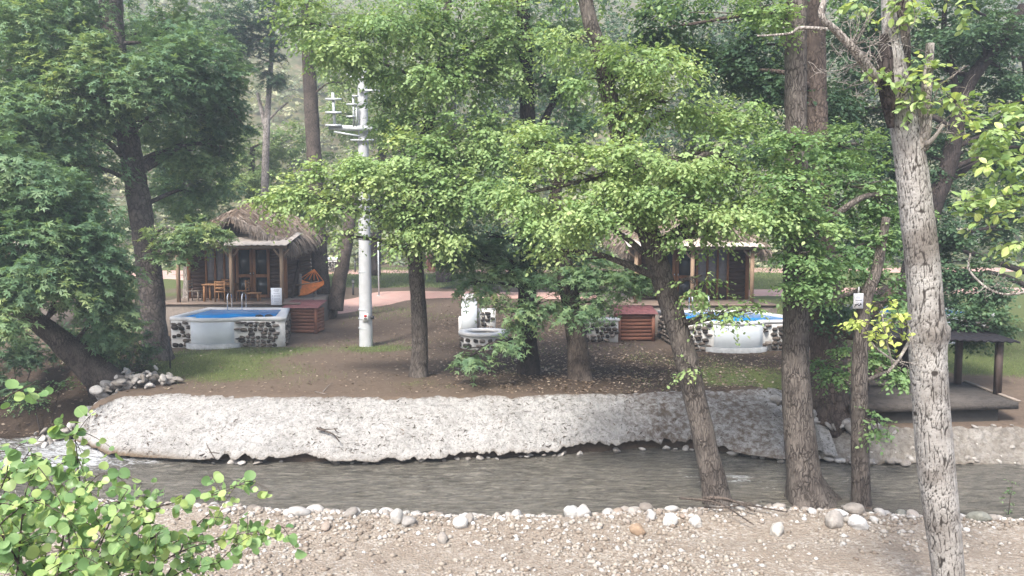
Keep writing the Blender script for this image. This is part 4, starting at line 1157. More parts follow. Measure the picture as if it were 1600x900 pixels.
    twigs('dead_twigs', [((1372, 120, 8.9), (-0.6, -0.2, 0.1)), ((1350, 95, 8.8), (-0.5, -0.2, -0.3)), ((1330, 75, 8.7), (0.2, -0.3, 0.7)), ((1376, 110, 8.9), (-0.4, -0.3, 0.4))], 6, 0.46, 0.008, 5)
    twigs('dead_twigs', [((1458, 160, 8.8), (0.5, -0.2, 0.6)), ((1462, 200, 8.8), (0.6, -0.2, 0.5))], 3, 0.55, 0.008, 8)
    twigs('dead_twigs', [((1405, 565, 8.6), (-0.5, -0.3, 0.2)), ((1418, 500, 8.6), (-0.3, -0.3, -0.6))], 2, 0.35, 0.007, 11)
    limb('shoot', [(1428, 520, 8.75, 2.4), (1405, 560, 8.6, 2.6), (1386, 583, 8.5, 2)], Mp, 6)
    limb('shoot', [(1400, 566, 8.58, 2), (1370, 545, 8.5, 1.8), (1362, 535, 8.5, 1.4)], Mp, 6)
    limb('shoot', [(1395, 572, 8.58, 1.6), (1385, 530, 8.5, 1.6), (1378, 490, 8.45, 1.2)], Mp, 6)
    # drooping bare branch at the right edge
    limb('bare_branch', [(1516, 396, 8.4, 1.4), (1514, 420, 8.4, 1.6), (1530, 440, 8.4, 1.7), (1552, 455, 8.3, 1.9), (1580, 460, 8.2, 2.0), (1620, 450, 8.1, 2.4), (1680, 420, 8, 4)], Mp, 6)
    twigs('dead_twigs', [((1560, 455, 8.3), (-0.2, 0.0, 0.5)), ((1585, 458, 8.2), (-0.5, 0, 0.5)), ((1540, 447, 8.35), (0.4, 0, -0.3))], 2, 0.3, 0.005, 21)
    # leafy shoots; these leaves are big enough to pick apart
    leafm = leaf_mat('leaf_shoot', [(0.0, (0.11, 0.18, 0.05)), (0.5, (0.18, 0.25, 0.07)), (1, (0.28, 0.32, 0.10))], 0.38, 0.4, True)
    leafy = leaf_mat('leaf_yellow_shoot', [(0.0, (0.16, 0.22, 0.045)), (0.5, (0.235, 0.295, 0.06)), (1, (0.31, 0.35, 0.09))], 0.4, 0.4, True)
    T, Fc = LEAF_T['oval']
    T2 = np.array([(0, 0, 0), (.22, .22, .05), (.5, .31, .06), (.8, .2, .01), (1, 0, -.1), (.8, -.2, .01), (.5, -.31, .06), (.22, -.22, .05), (.3, 0, 0), (.65, 0, -.02)])
    F2 = [[0, 8, 2, 1], [8, 9, 3, 2], [9, 4, 3], [0, 7, 6, 8], [8, 6, 5, 9], [9, 5, 4]]
    LM = []
    for M_, in ((leafm,), (leafy,)):
        LM.append([mesh('leaf', T2 * np.array([1, k, 1.0]), F2, M_, True) for k in (0.85, 1.0, 1.15)])
    mbt = MB()
    def leaf_obj(p, ax, nm, s, which):
        ax = norm(ax); nm = norm(nm - ax * np.dot(nm, ax)); bi = np.cross(nm, ax)
        o = link('leaf', LM[which][rs.randint(3)], root)
        from mathutils import Matrix
        m = Matrix(((ax[0] * s, bi[0] * s, nm[0] * s, 0), (ax[1] * s, bi[1] * s, nm[1] * s, 0), (ax[2] * s, bi[2] * s, nm[2] * s, 0), (0, 0, 0, 1)))
        m.translation = Vector(p - np.array(root.location))
        o.matrix_local = m
    def spray(a, b, n, s, which=0, r=0.006, spread=1.0):
        A, B = AT(*a), AT(*b)
        mid = (A + B) / 2 + rs.normal(size=3) * 0.04 + np.array([0, 0, 0.05])
        Q = smooth_line(np.vstack([A, mid, B]), 0.05)
        MB().tube(Q, np.linspace(r, r * 0.4, len(Q)), 5).part('twig', M_bark_grey, root, True, True)
        for k in range(n):
            u = ((k + rs.rand()) / n) ** 0.8
            p = Q[int(u * (len(Q) - 1))]
            d = norm(Q[-1] - Q[0])
            ax = norm(d * 0.35 + rs.normal(size=3) * 0.75 * spread + np.array([0, -0.1, -0.05]))
            nm = np.array([0, -0.35, 0.8]) + rs.normal(size=3) * 0.4
            leaf_obj(p + ax * 0.015, ax, nm, s * rs.uniform(0.65, 1.2), which)
    for a, b, n in [((1700, 100, 8.6), (1560, 215, 8.3), 22), ((1660, 150, 8.5), (1500, 175, 8.3), 12), ((1600, 210, 8.4), (1490, 215, 8.1), 16), ((1640, 240, 8.4), (1530, 262, 8.1), 20), ((1650, 280, 8.3), (1590, 300, 8.0), 14), ((1680, 300, 8.3), (1490, 318, 8.1), 26), ((1680, 320, 8.3), (1520, 350, 8.1), 20),
                    ((1690, 360, 8.3), (1570, 385, 8.0), 16), ((1700, 400, 8.2), (1590, 420, 8.0), 8), ((1465, 130, 8.8), (1500, 165, 8.5), 10), ((1480, 150, 8.7), (1520, 190, 8.4), 9)]:
        spray(a, b, n, 0.115)
    for a, b, n in [((1400, 150, 8.85), (1440, 80, 8.5), 9), ((1410, 150, 8.8), (1460, 130, 8.5), 12), ((1405, 150, 8.8), (1425, 110, 8.4), 11), ((1385, 150, 8.8), (1350, 110, 8.5), 8), ((1420, 170, 8.8), (1470, 160, 8.5), 9), ((1400, -40, 9), (1330, 8, 8.6), 8), ((1400, -30, 9), (1430, 20, 8.6), 12), ((1410, -30, 9), (1500, 10, 8.6), 12), ((1400, 0, 9), (1395, 30, 8.7), 8), ((1420, -40, 9), (1460, 15, 8.6), 8), ((1365, 60, 8.9), (1368, 40, 8.6), 5)]:
        spray(a, b, n, 0.10)
    for a, b, n in [((1400, 560, 8.6), (1330, 495, 8.35), 12), ((1400, 545, 8.6), (1355, 520, 8.3), 10), ((1410, 540, 8.6), (1390, 465, 8.4), 13), ((1415, 530, 8.6), (1410, 490, 8.4), 9), ((1395, 540, 8.5), (1372, 500, 8.3), 9)]:
        spray(a, b, n, 0.082, 1)
    def mass(nm, rows, size, mat, seed):
        C = [(*AT(r[0], r[1], r[2]), r[3] * r[2] / 1200, r[3] * r[2] / 1200, r[4] * r[2] / 1200, r[5], 0.15) for r in rows]
        V, F, v = foliage(C, size, 'oval', seed, per=6, twig=0.2, droop=0.25, sub=9)
        part(nm, V, F, mat, root, False, {'v': ('FACE', v)}, kind='stuff')
    mass('leaf_mass', [(1540, 205, 8.5, 38, 25, 170), (1580, 250, 8.5, 40, 35, 260), (1545, 320, 8.5, 45, 28, 240), (1595, 350, 8.5, 40, 45, 280), (1500, 165, 8.7, 22, 18, 70), (1600, 180, 8.7, 30, 30, 120),
                       (1440, 120, 8.8, 26, 30, 130), (1425, 165, 8.8, 28, 14, 70), (1430, 10, 8.9, 50, 16, 120), (1500, 0, 8.9, 30, 14, 60), (1360, 115, 8.8, 16, 16, 40), (1340, 0, 8.9, 30, 10, 50)], 0.105, G_bright, 71)
    mass('yellow_leaf_mass', [(1365, 505, 8.5, 30, 18, 80), (1395, 500, 8.55, 22, 28, 100)], 0.08, leaf_mat('leaf_yellow_mass', [(0.0, (0.16, 0.22, 0.045)), (1, (0.28, 0.33, 0.08))], 0.4), 72)
    return root
pale = pale_tree()
# ------------------------------------------------------------------ cabins
W_dark = wood_mat('dark_stained_boards', (0.085, 0.05, 0.036), (0.04, 0.024, 0.018), (2, 2, 20))
W_post = wood_mat('weathered_pine_post', (0.34, 0.24, 0.16), (0.20, 0.135, 0.09), (20, 20, 2))
W_orange = wood_mat('varnished_wood', (0.32, 0.15, 0.07), (0.18, 0.08, 0.035), (14, 14, 2))
W_grey = wood_mat('grey_weathered_wood', (0.30, 0.25, 0.21), (0.17, 0.14, 0.115), (4, 4, 16))
W_deck = wood_mat('deck_boards', (0.26, 0.20, 0.16), (0.15, 0.11, 0.085), (2, 14, 2))
W_furn = wood_mat('furniture_wood', (0.36, 0.19, 0.09), (0.22, 0.11, 0.05), (8, 8, 8))
W_chest = wood_mat('reddish_plank', (0.30, 0.135, 0.085), (0.17, 0.07, 0.045), (3, 3, 24))
M_white = plain('white_wash', (0.60, 0.595, 0.58), 0.85, 0.2, 0, 0.10, 3.0, 0.3)
M_whitec = plain('white_painted_panel', (0.52, 0.555, 0.575), 0.7, 0.25, 0, 0.06, 2.0, 0.1)
M_mortar = plain('whitewashed_mortar', (0.55, 0.54, 0.515), 0.9, 0.15, 0, 0.16, 6.0, 0.5)
M_wallstone = stone_mat('dark_wall_stone', [(0.0, (0.04, 0.035, 0.031)), (0.35, (0.085, 0.072, 0.061)), (0.65, (0.14, 0.115, 0.095)), (0.85, (0.20, 0.17, 0.145)), (1, (0.30, 0.27, 0.24))])
M_steel = plain('polished_steel', (0.7, 0.7, 0.72), 0.2, 0.5, 1.0, 0.03)
M_black = plain('black_metal', (0.025, 0.025, 0.028), 0.5, 0.4)
M_sheet = plain('worn_pale_roof_sheet', (0.46, 0.40, 0.345), 0.7, 0.3, 0, 0.22, 3.0, 0.2)
def glass_mat():
    t = NT('dark_window_glass')
    return t.done((0.02, 0.026, 0.03), 0.06, None, 0.6)
M_glass = glass_mat()
M_curtain = plain('grey_curtain', (0.22, 0.22, 0.24), 0.8, 0.2, 0, 0.15)
def thatch_mat():
    t = NT('dry_thatch')
    v = t.attr('v')
    col = t.ramp(v, [(0.0, (0.11, 0.088, 0.07)), (0.4, (0.21, 0.168, 0.135)), (0.8, (0.32, 0.265, 0.215)), (1, (0.42, 0.36, 0.30))])
    return t.done(col, 0.9, None, 0.15)
M_thatch = thatch_mat()
t = NT('thatch_bed')
_n = t.noise(t.coord('Object', (10, 2, 10)), 4.0, 6, 0.7)
M_thatch_bed = t.done(t.ramp(_n, [(0.3, (0.10, 0.07, 0.05)), (0.7, (0.24, 0.175, 0.125))]), 0.95, t.bump(_n, 0.8, 0.06), 0.1)

def thatch_roof(root, seed=4):
    """ridge runs away from the front; shaggy straw on both slopes and over the gable"""
    rs = np.random.RandomState(seed)
    def slope(side, nu=26, nv=14):
        u = np.linspace(0, 1, nu); v = np.linspace(0, 1, nv)
        U, Vv = np.meshgrid(u, v, indexing='ij')
        y = 0.55 + U * 5.6
        ridge_z = 5.06 + 0.16 * U - 0.55 * np.exp(-(U / .20) ** 2)
        ridge_x = -0.15
        halfw = (2.6 if side < 0 else 2.38) + 0.10 * U
        x = ridge_x + side * halfw * Vv
        sag = 0.14 * np.sin(math.pi * Vv)
        z = ridge_z - (1.38 - 0.50 * np.exp(-(U / .2) ** 2)) * Vv ** 1.15 - sag * 0.6 + 0.09 * fbm2(x * 1.3, y * 1.3, 3, seed)
        z = z - 0.12 * np.exp(-(U / 0.07) ** 2)
        return np.stack([x, y, z], -1)
    for side in (-1, 1):
        P = slope(side)
        nu, nv = P.shape[:2]
        bot = P.copy(); bot[..., 2] -= 0.20
        V = np.concatenate([P.reshape(-1, 3), bot.reshape(-1, 3)])
        g = grid(nu, nv); n0 = nu * nv
        idx = np.arange(n0).reshape(nu, nv)
        rim = np.concatenate([idx[0, :], idx[1:, -1], idx[-1, -2::-1], idx[-2:0:-1, 0]])
        q = np.stack([rim, np.roll(rim, -1), np.roll(rim, -1) + n0, rim + n0], -1)
        bed = part('thatch_slope', V, [g if side < 0 else g[:, ::-1], (g[:, ::-1] if side < 0 else g) + n0, q], M_thatch_bed, root, True, None, False)
        # straw
        n = 5200
        a = rs.rand(n); b = np.clip(rs.rand(n) ** 0.85 * 1.0, 0, 1)
        fringe = rs.rand(n) < 0.30
        b = np.where(fringe, rs.uniform(0.9, 1.0, n), b)
        front = rs.rand(n) < 0.16
        a = np.where(front, rs.uniform(0, 0.03, n), a)
        ia = a * (nu - 1.001); ib = b * (nv - 1.001)
        i0, j0 = ia.astype(int), ib.astype(int)
        fa, fb = (ia - i0)[:, None], (ib - j0)[:, None]
        p = P[i0, j0] * (1 - fa) * (1 - fb) + P[i0 + 1, j0] * fa * (1 - fb) + P[i0, j0 + 1] * (1 - fa) * fb + P[i0 + 1, j0 + 1] * fa * fb
        down = norm(np.stack([np.full(n, side * 1.0), rs.normal(size=n) * 0.22, -0.55 - 0.25 * b], -1))
        down[front] = norm(down[front] * 0.5 + np.array([0, -0.75, -0.35]) + rs.normal(size=(front.sum(), 3)) * 0.22)
        down[fringe] = norm(down[fringe] * 0.35 + np.array([0, 0, -0.8]) + rs.normal(size=(fringe.sum(), 3)) * 0.25)
        ln = rs.uniform(0.25, 0.55, n) * np.where(fringe, 1.25, 1.0)
        wv = norm(np.cross(down, np.array([0, 0, 1.0]) + rs.normal(size=(n, 3)) * 0.5)) * rs.uniform(0.008, 0.02, n)[:, None]
        lift = np.array([0, 0, 1.0]) * rs.uniform(0.0, 0.05, n)[:, None]
        m = p + down * (ln * 0.55)[:, None] + np.array([0, 0, -0.02]) + lift
        e = p + down * ln[:, None] + np.array([0, 0, -1.0]) * (ln * 0.22)[:, None]
        Vs = np.stack([p - wv + lift, p + wv + lift, m + wv * .9, m - wv * .9, e + wv * 0.3, e - wv * 0.3], 1).reshape(-1, 3)
        Fs = (np.array([[0, 1, 2, 3], [3, 2, 4, 5]])[None] + (np.arange(n) * 6)[:, None, None]).reshape(-1, 4)
        part('straw', Vs, Fs, M_thatch, bed, False, {'v': ('FACE', np.repeat(np.clip(rs.normal(0.5, 0.2, n), 0, 1), 2))}, False, 'stuff')

DECK = 1.12
def make_cabin(label):
    r = thing('thatched_cabin', label, 'cabin', (0, 0, 0), 0, 'thatched cabins by the river')
    MB().box(-2.9, 2.75, -0.35, 6.2, -0.4, DECK - 0.06).part('plinth', plain('plinth_stone', (0.16, 0.135, 0.115)), r)
    d = None
    for k in range(9):                                                   # deck boards run across
        y = -0.42 + k * 0.25
        o = MB().box(-2.92, 2.77, y, y + 0.238, DECK - 0.058, DECK).part('deck_board', W_deck, r)
    # walls of horizontal boards (each course a board)
    nb = 15
    bh = 2.45 / nb
    wx0, wx1, wy0, wy1 = -2.45, 1.62, 1.75, 6.0
    for k in range(nb):
        z0 = DECK + k * bh
        MB().box(wx0, -1.72, wy0, wy0 + 0.05 + 0.012 * (k % 2), z0 + 0.008, z0 + bh - 0.008).part('board', W_dark, r)
        MB().box(0.98, wx1, wy0, wy0 + 0.05 + 0.012 * (k % 2), z0 + 0.008, z0 + bh - 0.008).part('board', W_dark, r)
        MB().box(wx1 - 0.05, wx1 + 0.012 * (k % 2), wy0 + 0.07, wy1, z0 + 0.008, z0 + bh - 0.008).part('side_board', W_dark, r)
        MB().box(wx0 - 0.012 * (k % 2), wx0 + 0.05, wy0 + 0.07, wy1, z0 + 0.008, z0 + bh - 0.008).part('side_board', W_dark, r)
    MB().box(wx0 + 0.06, wx1 - 0.06, wy0 + 0.12, wy1 - 0.05, DECK, DECK + 2.5).part('wall_core', W_dark, r)
    g = MB(); g.add([(wx0, wy0 + .02, DECK + 2.45), (wx1, wy0 + .02, DECK + 2.45), (0.05, wy0 + .02, 4.6), (wx0, wy0 + .10, DECK + 2.45), (wx1, wy0 + .10, DECK + 2.45), (0.05, wy0 + .10, 4.6)], [[0, 1, 2], [5, 4, 3], [0, 3, 4, 1], [1, 4, 5, 2], [2, 5, 3, 0]])
    g.part('gable', W_dark, r)
    for x in (wx0 - 0.02, wx1 - 0.08):
        MB().box(x, x + 0.13, wy0 - 0.05, wy0 + 0.09, DECK, DECK + 2.48).part('corner_post', W_orange, r)
    # window band with curtain panels
    wf = MB(); wf.box(-1.72, -0.52, wy0, wy0 + 0.10, DECK + 0.02, DECK + 0.75)
    w = wf.part('window_panel', W_dark, r)
    for x in (-1.72, -1.34, -0.96, -0.58):
        MB().box(x, x + 0.07, wy0 - 0.03, wy0 + 0.08, DECK, DECK + 2.2).part('mullion', W_orange, w)
    for x in (-1.65, -1.27, -0.89):
        MB().box(x + .003, x + 0.307, wy0 + 0.03, wy0 + 0.05, DECK + 0.75, DECK + 2.12).part('pane', M_curtain, w)
    MB().box(-1.72, -0.52, wy0 - 0.02, wy0 + 0.09, DECK + 2.12, DECK + 2.45).part('lintel', W_dark, w)
    # double door, two panes in each leaf
    for x in (-0.44, 0.27):
        f = MB()
        f.box(x, x + 0.11, wy0 - 0.03, wy0 + 0.05, DECK + 0.03, DECK + 2.15).box(x + 0.58, x + 0.69, wy0 - 0.03, wy0 + 0.05, DECK + 0.03, DECK + 2.15)
        for z in (0.03, 0.88, 2.03):
            f.box(x + 0.112, x + 0.578, wy0 - 0.025, wy0 + 0.045, DECK + z, DECK + z + 0.13)
        dr = f.part('door', W_orange, r)
        for z0, z1 in ((0.16, 0.88), (1.01, 2.03)):
            MB().box(x + 0.112, x + 0.578, wy0 + 0.0, wy0 + 0.02, DECK + z0, DECK + z1).part('pane', M_glass, dr)
        MB().box(x + (0.60 if x < 0 else 0.03), x + (0.63 if x < 0 else 0.06), wy0 - 0.09, wy0 - 0.03, DECK + 0.98, DECK + 1.10).part('handle', M_steel, dr)
    MB().box(-0.5, 1.02, wy0 - 0.02, wy0 + 0.08, DECK + 2.17, DECK + 2.46).part('door_head', W_dark, r)
    # porch posts with brackets, beam, sloping sheet canopy
    for x in (-2.1, 0.0, 1.98):
        p = MB().box(x - 0.06, x + 0.06, -0.06, 0.06, DECK, DECK + 2.12).part('porch_post', W_post, r)
        b = MB()
        b.bar((x - 0.05, 0, DECK + 1.78), (x - 0.30, 0, DECK + 2.10), 0.06).bar((x + 0.05, 0, DECK + 1.78), (x + 0.30, 0, DECK + 2.10), 0.06)
        b.part('bracket', W_post, p)
    MB().box(-2.3, 2.2, -0.07, 0.07, DECK + 2.125, DECK + 2.24).part('porch_beam', W_post, r)
    nx = 64
    x = np.linspace(-2.42, 2.32, nx)
    y = np.array([-0.42, 0.4, 1.3, 1.95])
    z = DECK + 2.27 + (y + 0.42) * 0.20
    Z = z[None] + 0.018 * np.sin(x * 2 * math.pi / 0.23)[:, None] + 0.012 * fbm2(x[:, None] * 2, y[None] * 2, 2, 4)
    P = np.stack([np.broadcast_to(x[:, None], Z.shape), np.broadcast_to(y[None], Z.shape), Z], -1)
    B = P.copy(); B[..., 2] -= 0.022
    gg = grid(nx, 4); n0 = nx * 4
    idx = np.arange(n0).reshape(nx, 4)
    rim = np.concatenate([idx[0, :], idx[1:, -1], idx[-1, -2::-1], idx[-2:0:-1, 0]])
    part('canopy', np.concatenate([P.reshape(-1, 3), B.reshape(-1, 3)]), [gg, gg[:, ::-1] + n0, np.stack([rim, np.roll(rim, -1), np.roll(rim, -1) + n0, rim + n0], -1)], M_sheet, r, False, None, False)
    for xx in (-1.6, -0.4, 0.8, 1.9):
        MB().bar((xx, -0.36, DECK + 2.245), (xx, 1.8, DECK + 2.245 + 0.43), 0.05, 0.06).part('rafter', W_post, r)
    thatch_roof(r)
    # diagonal braces on the side wall
    MB().bar((1.70, 2.3, DECK), (1.70, 3.6, DECK + 1.5), 0.10).part('brace', W_dark, r)
    return r
cab1 = make_cabin('thatched cabin with porch table on the left, behind the stone pool')
cab1.location = (-11.05, 30.2, float(H_far(-11.05, 30.2)))
cab2 = copy_tree(cab1)
cab2['label'] = 'thatched cabin on the right half hidden behind the leaning alder'
cab2.location = (7.1, 30.2, 0)
cab2.scale = (-1.12, 1, 1)
cab3 = copy_tree(cab1)
cab3['label'] = 'thatched cabin at far left almost hidden by plane leaves'
cab3.location = (-20.6, 31.2, 0)
cab3.rotation_euler = (0, 0, R(12))

# ------------------------------------------------------------------ pools of whitewashed stone
def pool_water_mat():
    t = NT('pool_water')
    c = t.coord('Object')
    n = t.noise(c, 5, 3, 0.5)
    col = t.ramp(t.noise(c, 1.5, 3), [(0.35, (0.008, 0.17, 0.46)), (0.65, (0.02, 0.26, 0.58))])
    return t.done(col, 0.2, t.bump(n, 0.15, 0.02), 0.03)
M_pool = pool_water_mat()
WST = []
for i in range(8):
    rs_ = np.random.RandomState(300 + i)
    k = 9
    a = np.linspace(0, 2 * math.pi, k, endpoint=False) + rs_.normal(size=k) * 0.14
    rr = 0.5 * (0.95 + 0.22 * rs_.rand(k)) * (np.abs(np.cos(a)) ** 3.2 + np.abs(np.sin(a)) ** 3.2) ** (-1 / 3.2)
    outer = np.stack([np.cos(a) * rr, np.zeros(k) + 0.02, np.sin(a) * rr], -1)
    inner = np.stack([np.cos(a) * rr * 0.72, np.full(k, -0.035) - 0.01 * rs_.rand(k), np.sin(a) * rr * 0.72], -1)
    V = np.concatenate([outer, inner, [[0, -0.045, 0]]])
    j = np.arange(k); jn = (j + 1) % k
    WST.append(mesh('stone', V, [np.stack([j, jn, jn + k, j + k], -1), np.stack([j + k, jn + k, np.full(k, 2 * k)], -1)], M_wallstone, True))
def stone_facing(root, a, b, z0, z1, n_out, seed, gap=0.012, row=0.145, skip=None):
    """individual stones set in mortar on the vertical wall from a to b (xy); n_out: outward normal"""
    rs_ = np.random.RandomState(seed)
    a, b = np.array(a, float), np.array(b, float)
    L = np.linalg.norm(b - a); d = (b - a) / L
    ang = math.atan2(n_out[0], -n_out[1])
    z = z0
    while z < z1 - 0.07:
        h = min(rs_.uniform(0.8, 1.2) * row, z1 - z)
        x = -rs_.rand() * 0.1
        while x < L:
            w_ = rs_.uniform(0.11, 0.26)
            cx = x + w_ / 2
            if 0.05 < cx < L - 0.05 and rs_.rand() < 0.93 and not (skip and skip(cx)):
                p = a + d * cx
                o = link('stone', WST[rs_.randint(8)], root)
                o.location = (p[0] + n_out[0] * 0.012, p[1] + n_out[1] * 0.012, z + h / 2 + rs_.normal() * 0.015)
                o.rotation_euler = (0, rs_.normal() * 0.12, ang)
                o.scale = ((w_ - gap) * 1.06, 1.0 + rs_.rand(), (h - gap) * 1.06)
            x += w_ + rs_.uniform(0.0, 0.02)
        z += h
def poly_prism(pts, z0, z1):
    pts = np.asarray(pts, float); n = len(pts)
    V = np.concatenate([np.column_stack([pts, np.full(n, z0)]), np.column_stack([pts, np.full(n, z1)])])
    j = np.arange(n); jn = (j + 1) % n
    return V, [np.stack([j, jn, jn + n, j + n], -1), list(range(n, 2 * n)), list(range(n - 1, -1, -1))]
def ring_prism(outer, inner, z0, z1):
    o, i = np.asarray(outer, float), np.asarray(inner, float); n = len(o)
    V = np.concatenate([np.column_stack([q, np.full(n, z)]) for z in (z0, z1) for q in (o, i)])
    j = np.arange(n); k = (j + 1) % n
    O0, I0, O1, I1 = 0, n, 2 * n, 3 * n
    return V, [np.stack([j + O0, k + O0, k + O1, j + O1], -1), np.stack([j + I1, k + I1, k + I0, j + I0], -1), np.stack([j + O1, k + O1, k + I1, j + I1], -1), np.stack([j + I0, k + I0, k + O0, j + O0], -1)]
def make_pool(label, seed, mirror=False):
    r = thing('stone_pool', label, 'pool', (0, 0, 0), 0, 'whitewashed stone plunge pools')
    ZP = 1.0
    s = -1 if mirror else 1
    # outline (counter-clockwise), front at y=0; white curved bay on the front
    xb0, xb1 = -1.28, 0.48
    bay = [(xb0 + (xb1 - xb0) * k / 12, -0.42 * math.sin(math.pi * k / 12) ** 0.65) for k in range(13)]
    out = [(-2.0, 0.25), (-1.85, 0.0)] + bay + [(1.75, 0.0), (1.96, 0.2), (1.15, 3.45), (-2.0, 3.45)]
    inn = [(-1.76, 0.42), (-1.62, 0.26)] + [(xb0 + 0.10 + (xb1 - xb0 - 0.20) * k / 12, 0.24 - 0.36 * min(1.0, 2.4 * math.sin(math.pi * k / 12))) for k in range(13)] + [(1.30, 0.26), (1.62, 0.42), (1.0, 3.2), (-1.76, 3.2)]
    out = np.array([(s * x, y) for x, y in out]); inn = np.array([(s * x, y) for x, y in inn])
    if mirror:
        out, inn = out[::-1], inn[::-1]
    V, F = ring_prism(out, inn, -0.3, ZP - 0.10); part('pool_wall', V, F, M_mortar, r, False, None, False)
    rs_ = np.random.RandomState(seed)
    c = out.mean(0)
    o2 = c + (out - c) * 1.018 + rs_.normal(size=out.shape) * 0.015; i2 = c + (inn - c) * 0.985 + rs_.normal(size=inn.shape) * 0.025
    V, F = ring_prism(o2, i2, ZP - 0.098, ZP + 0.02); part('coping', V, F, M_white, r, False, None, False)
    V, F = poly_prism(inn * 0.999, ZP - 0.30, ZP - 0.035); part('water', V, F, M_pool, r, False, None, False)
    # white panels on the bay and its low grey footing
    B = np.array([(s * x, y - 0.015) for x, y in bay]) if not mirror else np.array([(s * x, y - 0.015) for x, y in bay])
    q = np.concatenate([B[1:-1], (B[1:-1] + np.array([0, 0.04]))[::-1]])
    V, F = poly_prism(q if not mirror else q[::-1], -0.05, ZP - 0.105); part('bay_panel', V, F, M_whitec, r, True, None, False)
    q = np.concatenate([B * np.array([1.06, 1.0]) + np.array([0.0, -0.09]), (B + np.array([0, 0.03]))[::-1]])
    V, F = poly_prism(q if not mirror else q[::-1], -0.2, 0.16); part('footing', V, F, plain('grey_render', (0.36, 0.37, 0.37)), r, False, None, False)
    stone_facing(r, (s * -1.85, 0.0), (s * xb0, 0.0), 0.02, ZP - 0.12, (0, -1), seed)
    stone_facing(r, (s * xb1, 0.0), (s * 1.75, 0.0), 0.02, ZP - 0.12, (0, -1), seed + 1)
    if not mirror:
        stone_facing(r, (1.95, 0.25), (1.17, 3.35), 0.02, ZP - 0.12, norm(np.array([3.1, 0.78])), seed + 2)
        stone_facing(r, (-2.0, 3.3), (-2.0, 0.3), 0.02, ZP - 0.12, (-1, 0), seed + 3)
        # small pebble trim either side of the bay
    stone_facing(r, (s * (xb0 - 0.02), -0.01), (s * (xb0 + 0.12), -0.14), 0.15, ZP - 0.1, norm(np.array([-0.7 * s, -0.7])), seed + 4, 0.012, 0.075)
    stone_facing(r, (s * (xb1 - 0.12), -0.14), (s * (xb1 + 0.02), -0.01), 0.15, ZP - 0.1, norm(np.array([0.7 * s, -0.7])), seed + 5, 0.012, 0.075)
    # ladder rails
    for x in (-1.0, -0.45):
        pts = smooth_line([(s * x, 3.32, ZP + 0.02), (s * x, 3.32, ZP + 0.45), (s * x, 3.2, ZP + 0.60), (s * x, 3.0, ZP + 0.60), (s * x, 2.88, ZP + 0.45), (s * x, 2.86, ZP - 0.2)], 0.06)
        MB().tube(pts, 0.022, 8).part('ladder_rail', M_steel, r, True)
    return r
p1 = make_pool('stone plunge pool with blue water in front of the left cabin', 500)
p1.location = (-9.78, 26.1, float(H_far(-9.78, 26.1)))
p2 = make_pool('stone plunge pool behind the leaning alder by the right cabin', 540)
p2.location = (7.95, 25.5, float(H_far(7.95, 25.5)))
p2.scale = (1.12, 1, 1)
p2.rotation_euler = (0, 0, R(3))
p3 = make_pool('far stone pool with teal side behind the deck shelter', 580)
p3.location = (15.6, 27.5, float(H_far(15.6, 27.5)))
p4 = make_pool('small distant pool seen between tall trunk and left cabin', 620)
p4.location = (-14.2, 56, float(H_far(-14.2, 56)))

# ------------------------------------------------------------------ plank chests with red lids
t = NT('dark_red_roof_sheet')
_n = t.noise(t.coord('Object'), 6, 5, 0.65)
M_red = t.done(t.ramp(_n, [(0.3, (0.13, 0.045, 0.045)), (0.7, (0.22, 0.085, 0.08))]), 0.6, None, 0.35)
def make_chest(label):
    r = thing('pump_chest', label, 'chest', (0, 0, 0), 0, 'plank chests beside the pools')
    w_, d_, h_ = 1.22, 0.95, 0.98
    for k in range(7):
        z = 0.03 + k * (h_ - 0.05) / 7
        MB().box(-w_ / 2 + 0.05, w_ / 2 - 0.05, 0.0 + 0.006 * (k % 3), 0.03 + 0.006 * (k % 3), z, z + 0.118).part('plank', W_chest, r)
        for s in (-1, 1):
            MB().box(s * w_ / 2 - (0.03 if s > 0 else 0), s * w_ / 2 + (0 if s > 0 else 0.03), 0.05, d_, z, z + 0.118).part('plank', W_chest, r)
    for x in (-w_ / 2 - 0.02, w_ / 2 - 0.08):
        MB().box(x, x + 0.10, -0.035, 0.045, 0, h_).part('corner_board', W_chest, r)
    MB().box(-w_ / 2 + 0.06, w_ / 2 - 0.06, 0.06, d_ - 0.02, 0.01, h_ - 0.02).part('liner', W_dark, r)
    nx = 60
    x = np.linspace(-w_ / 2 - 0.10, w_ / 2 + 0.10, nx); y = np.array([-0.13, 0.5, d_ + 0.06])
    Z = (h_ + 0.03 + (y + 0.13) * 0.18)[None] + 0.012 * np.abs(np.sin(x * math.pi / 0.11))[:, None] ** 3
    P = np.stack([np.broadcast_to(x[:, None], Z.shape), np.broadcast_to(y[None], Z.shape), Z], -1)
    B = P.copy(); B[..., 2] -= 0.03
    gg = grid(nx, 3); n0 = nx * 3; idx = np.arange(n0).reshape(nx, 3)
    rim = np.concatenate([idx[0, :], idx[1:, -1], idx[-1, -2::-1], idx[-2:0:-1, 0]])
    part('lid', np.concatenate([P.reshape(-1, 3), B.reshape(-1, 3)]), [gg, gg[:, ::-1] + n0, np.stack([rim, np.roll(rim, -1), np.roll(rim, -1) + n0, rim + n0], -1)], M_red, r, False, None, False)
    return r
ch1 = make_chest('reddish plank chest with worn red lid beside the left pool')
q = GH(471, 521); ch1.location = tuple(q); ch1.rotation_euler = (0, 0, R(-4))
ch2 = copy_tree(ch1); ch2['label'] = 'brown plank chest with red lid left of the leaning trunk'
q = GH(994, 533); ch2.location = tuple(q); ch2.rotation_euler = (0, 0, R(3)); ch2.scale = (1.08, 1, 1)
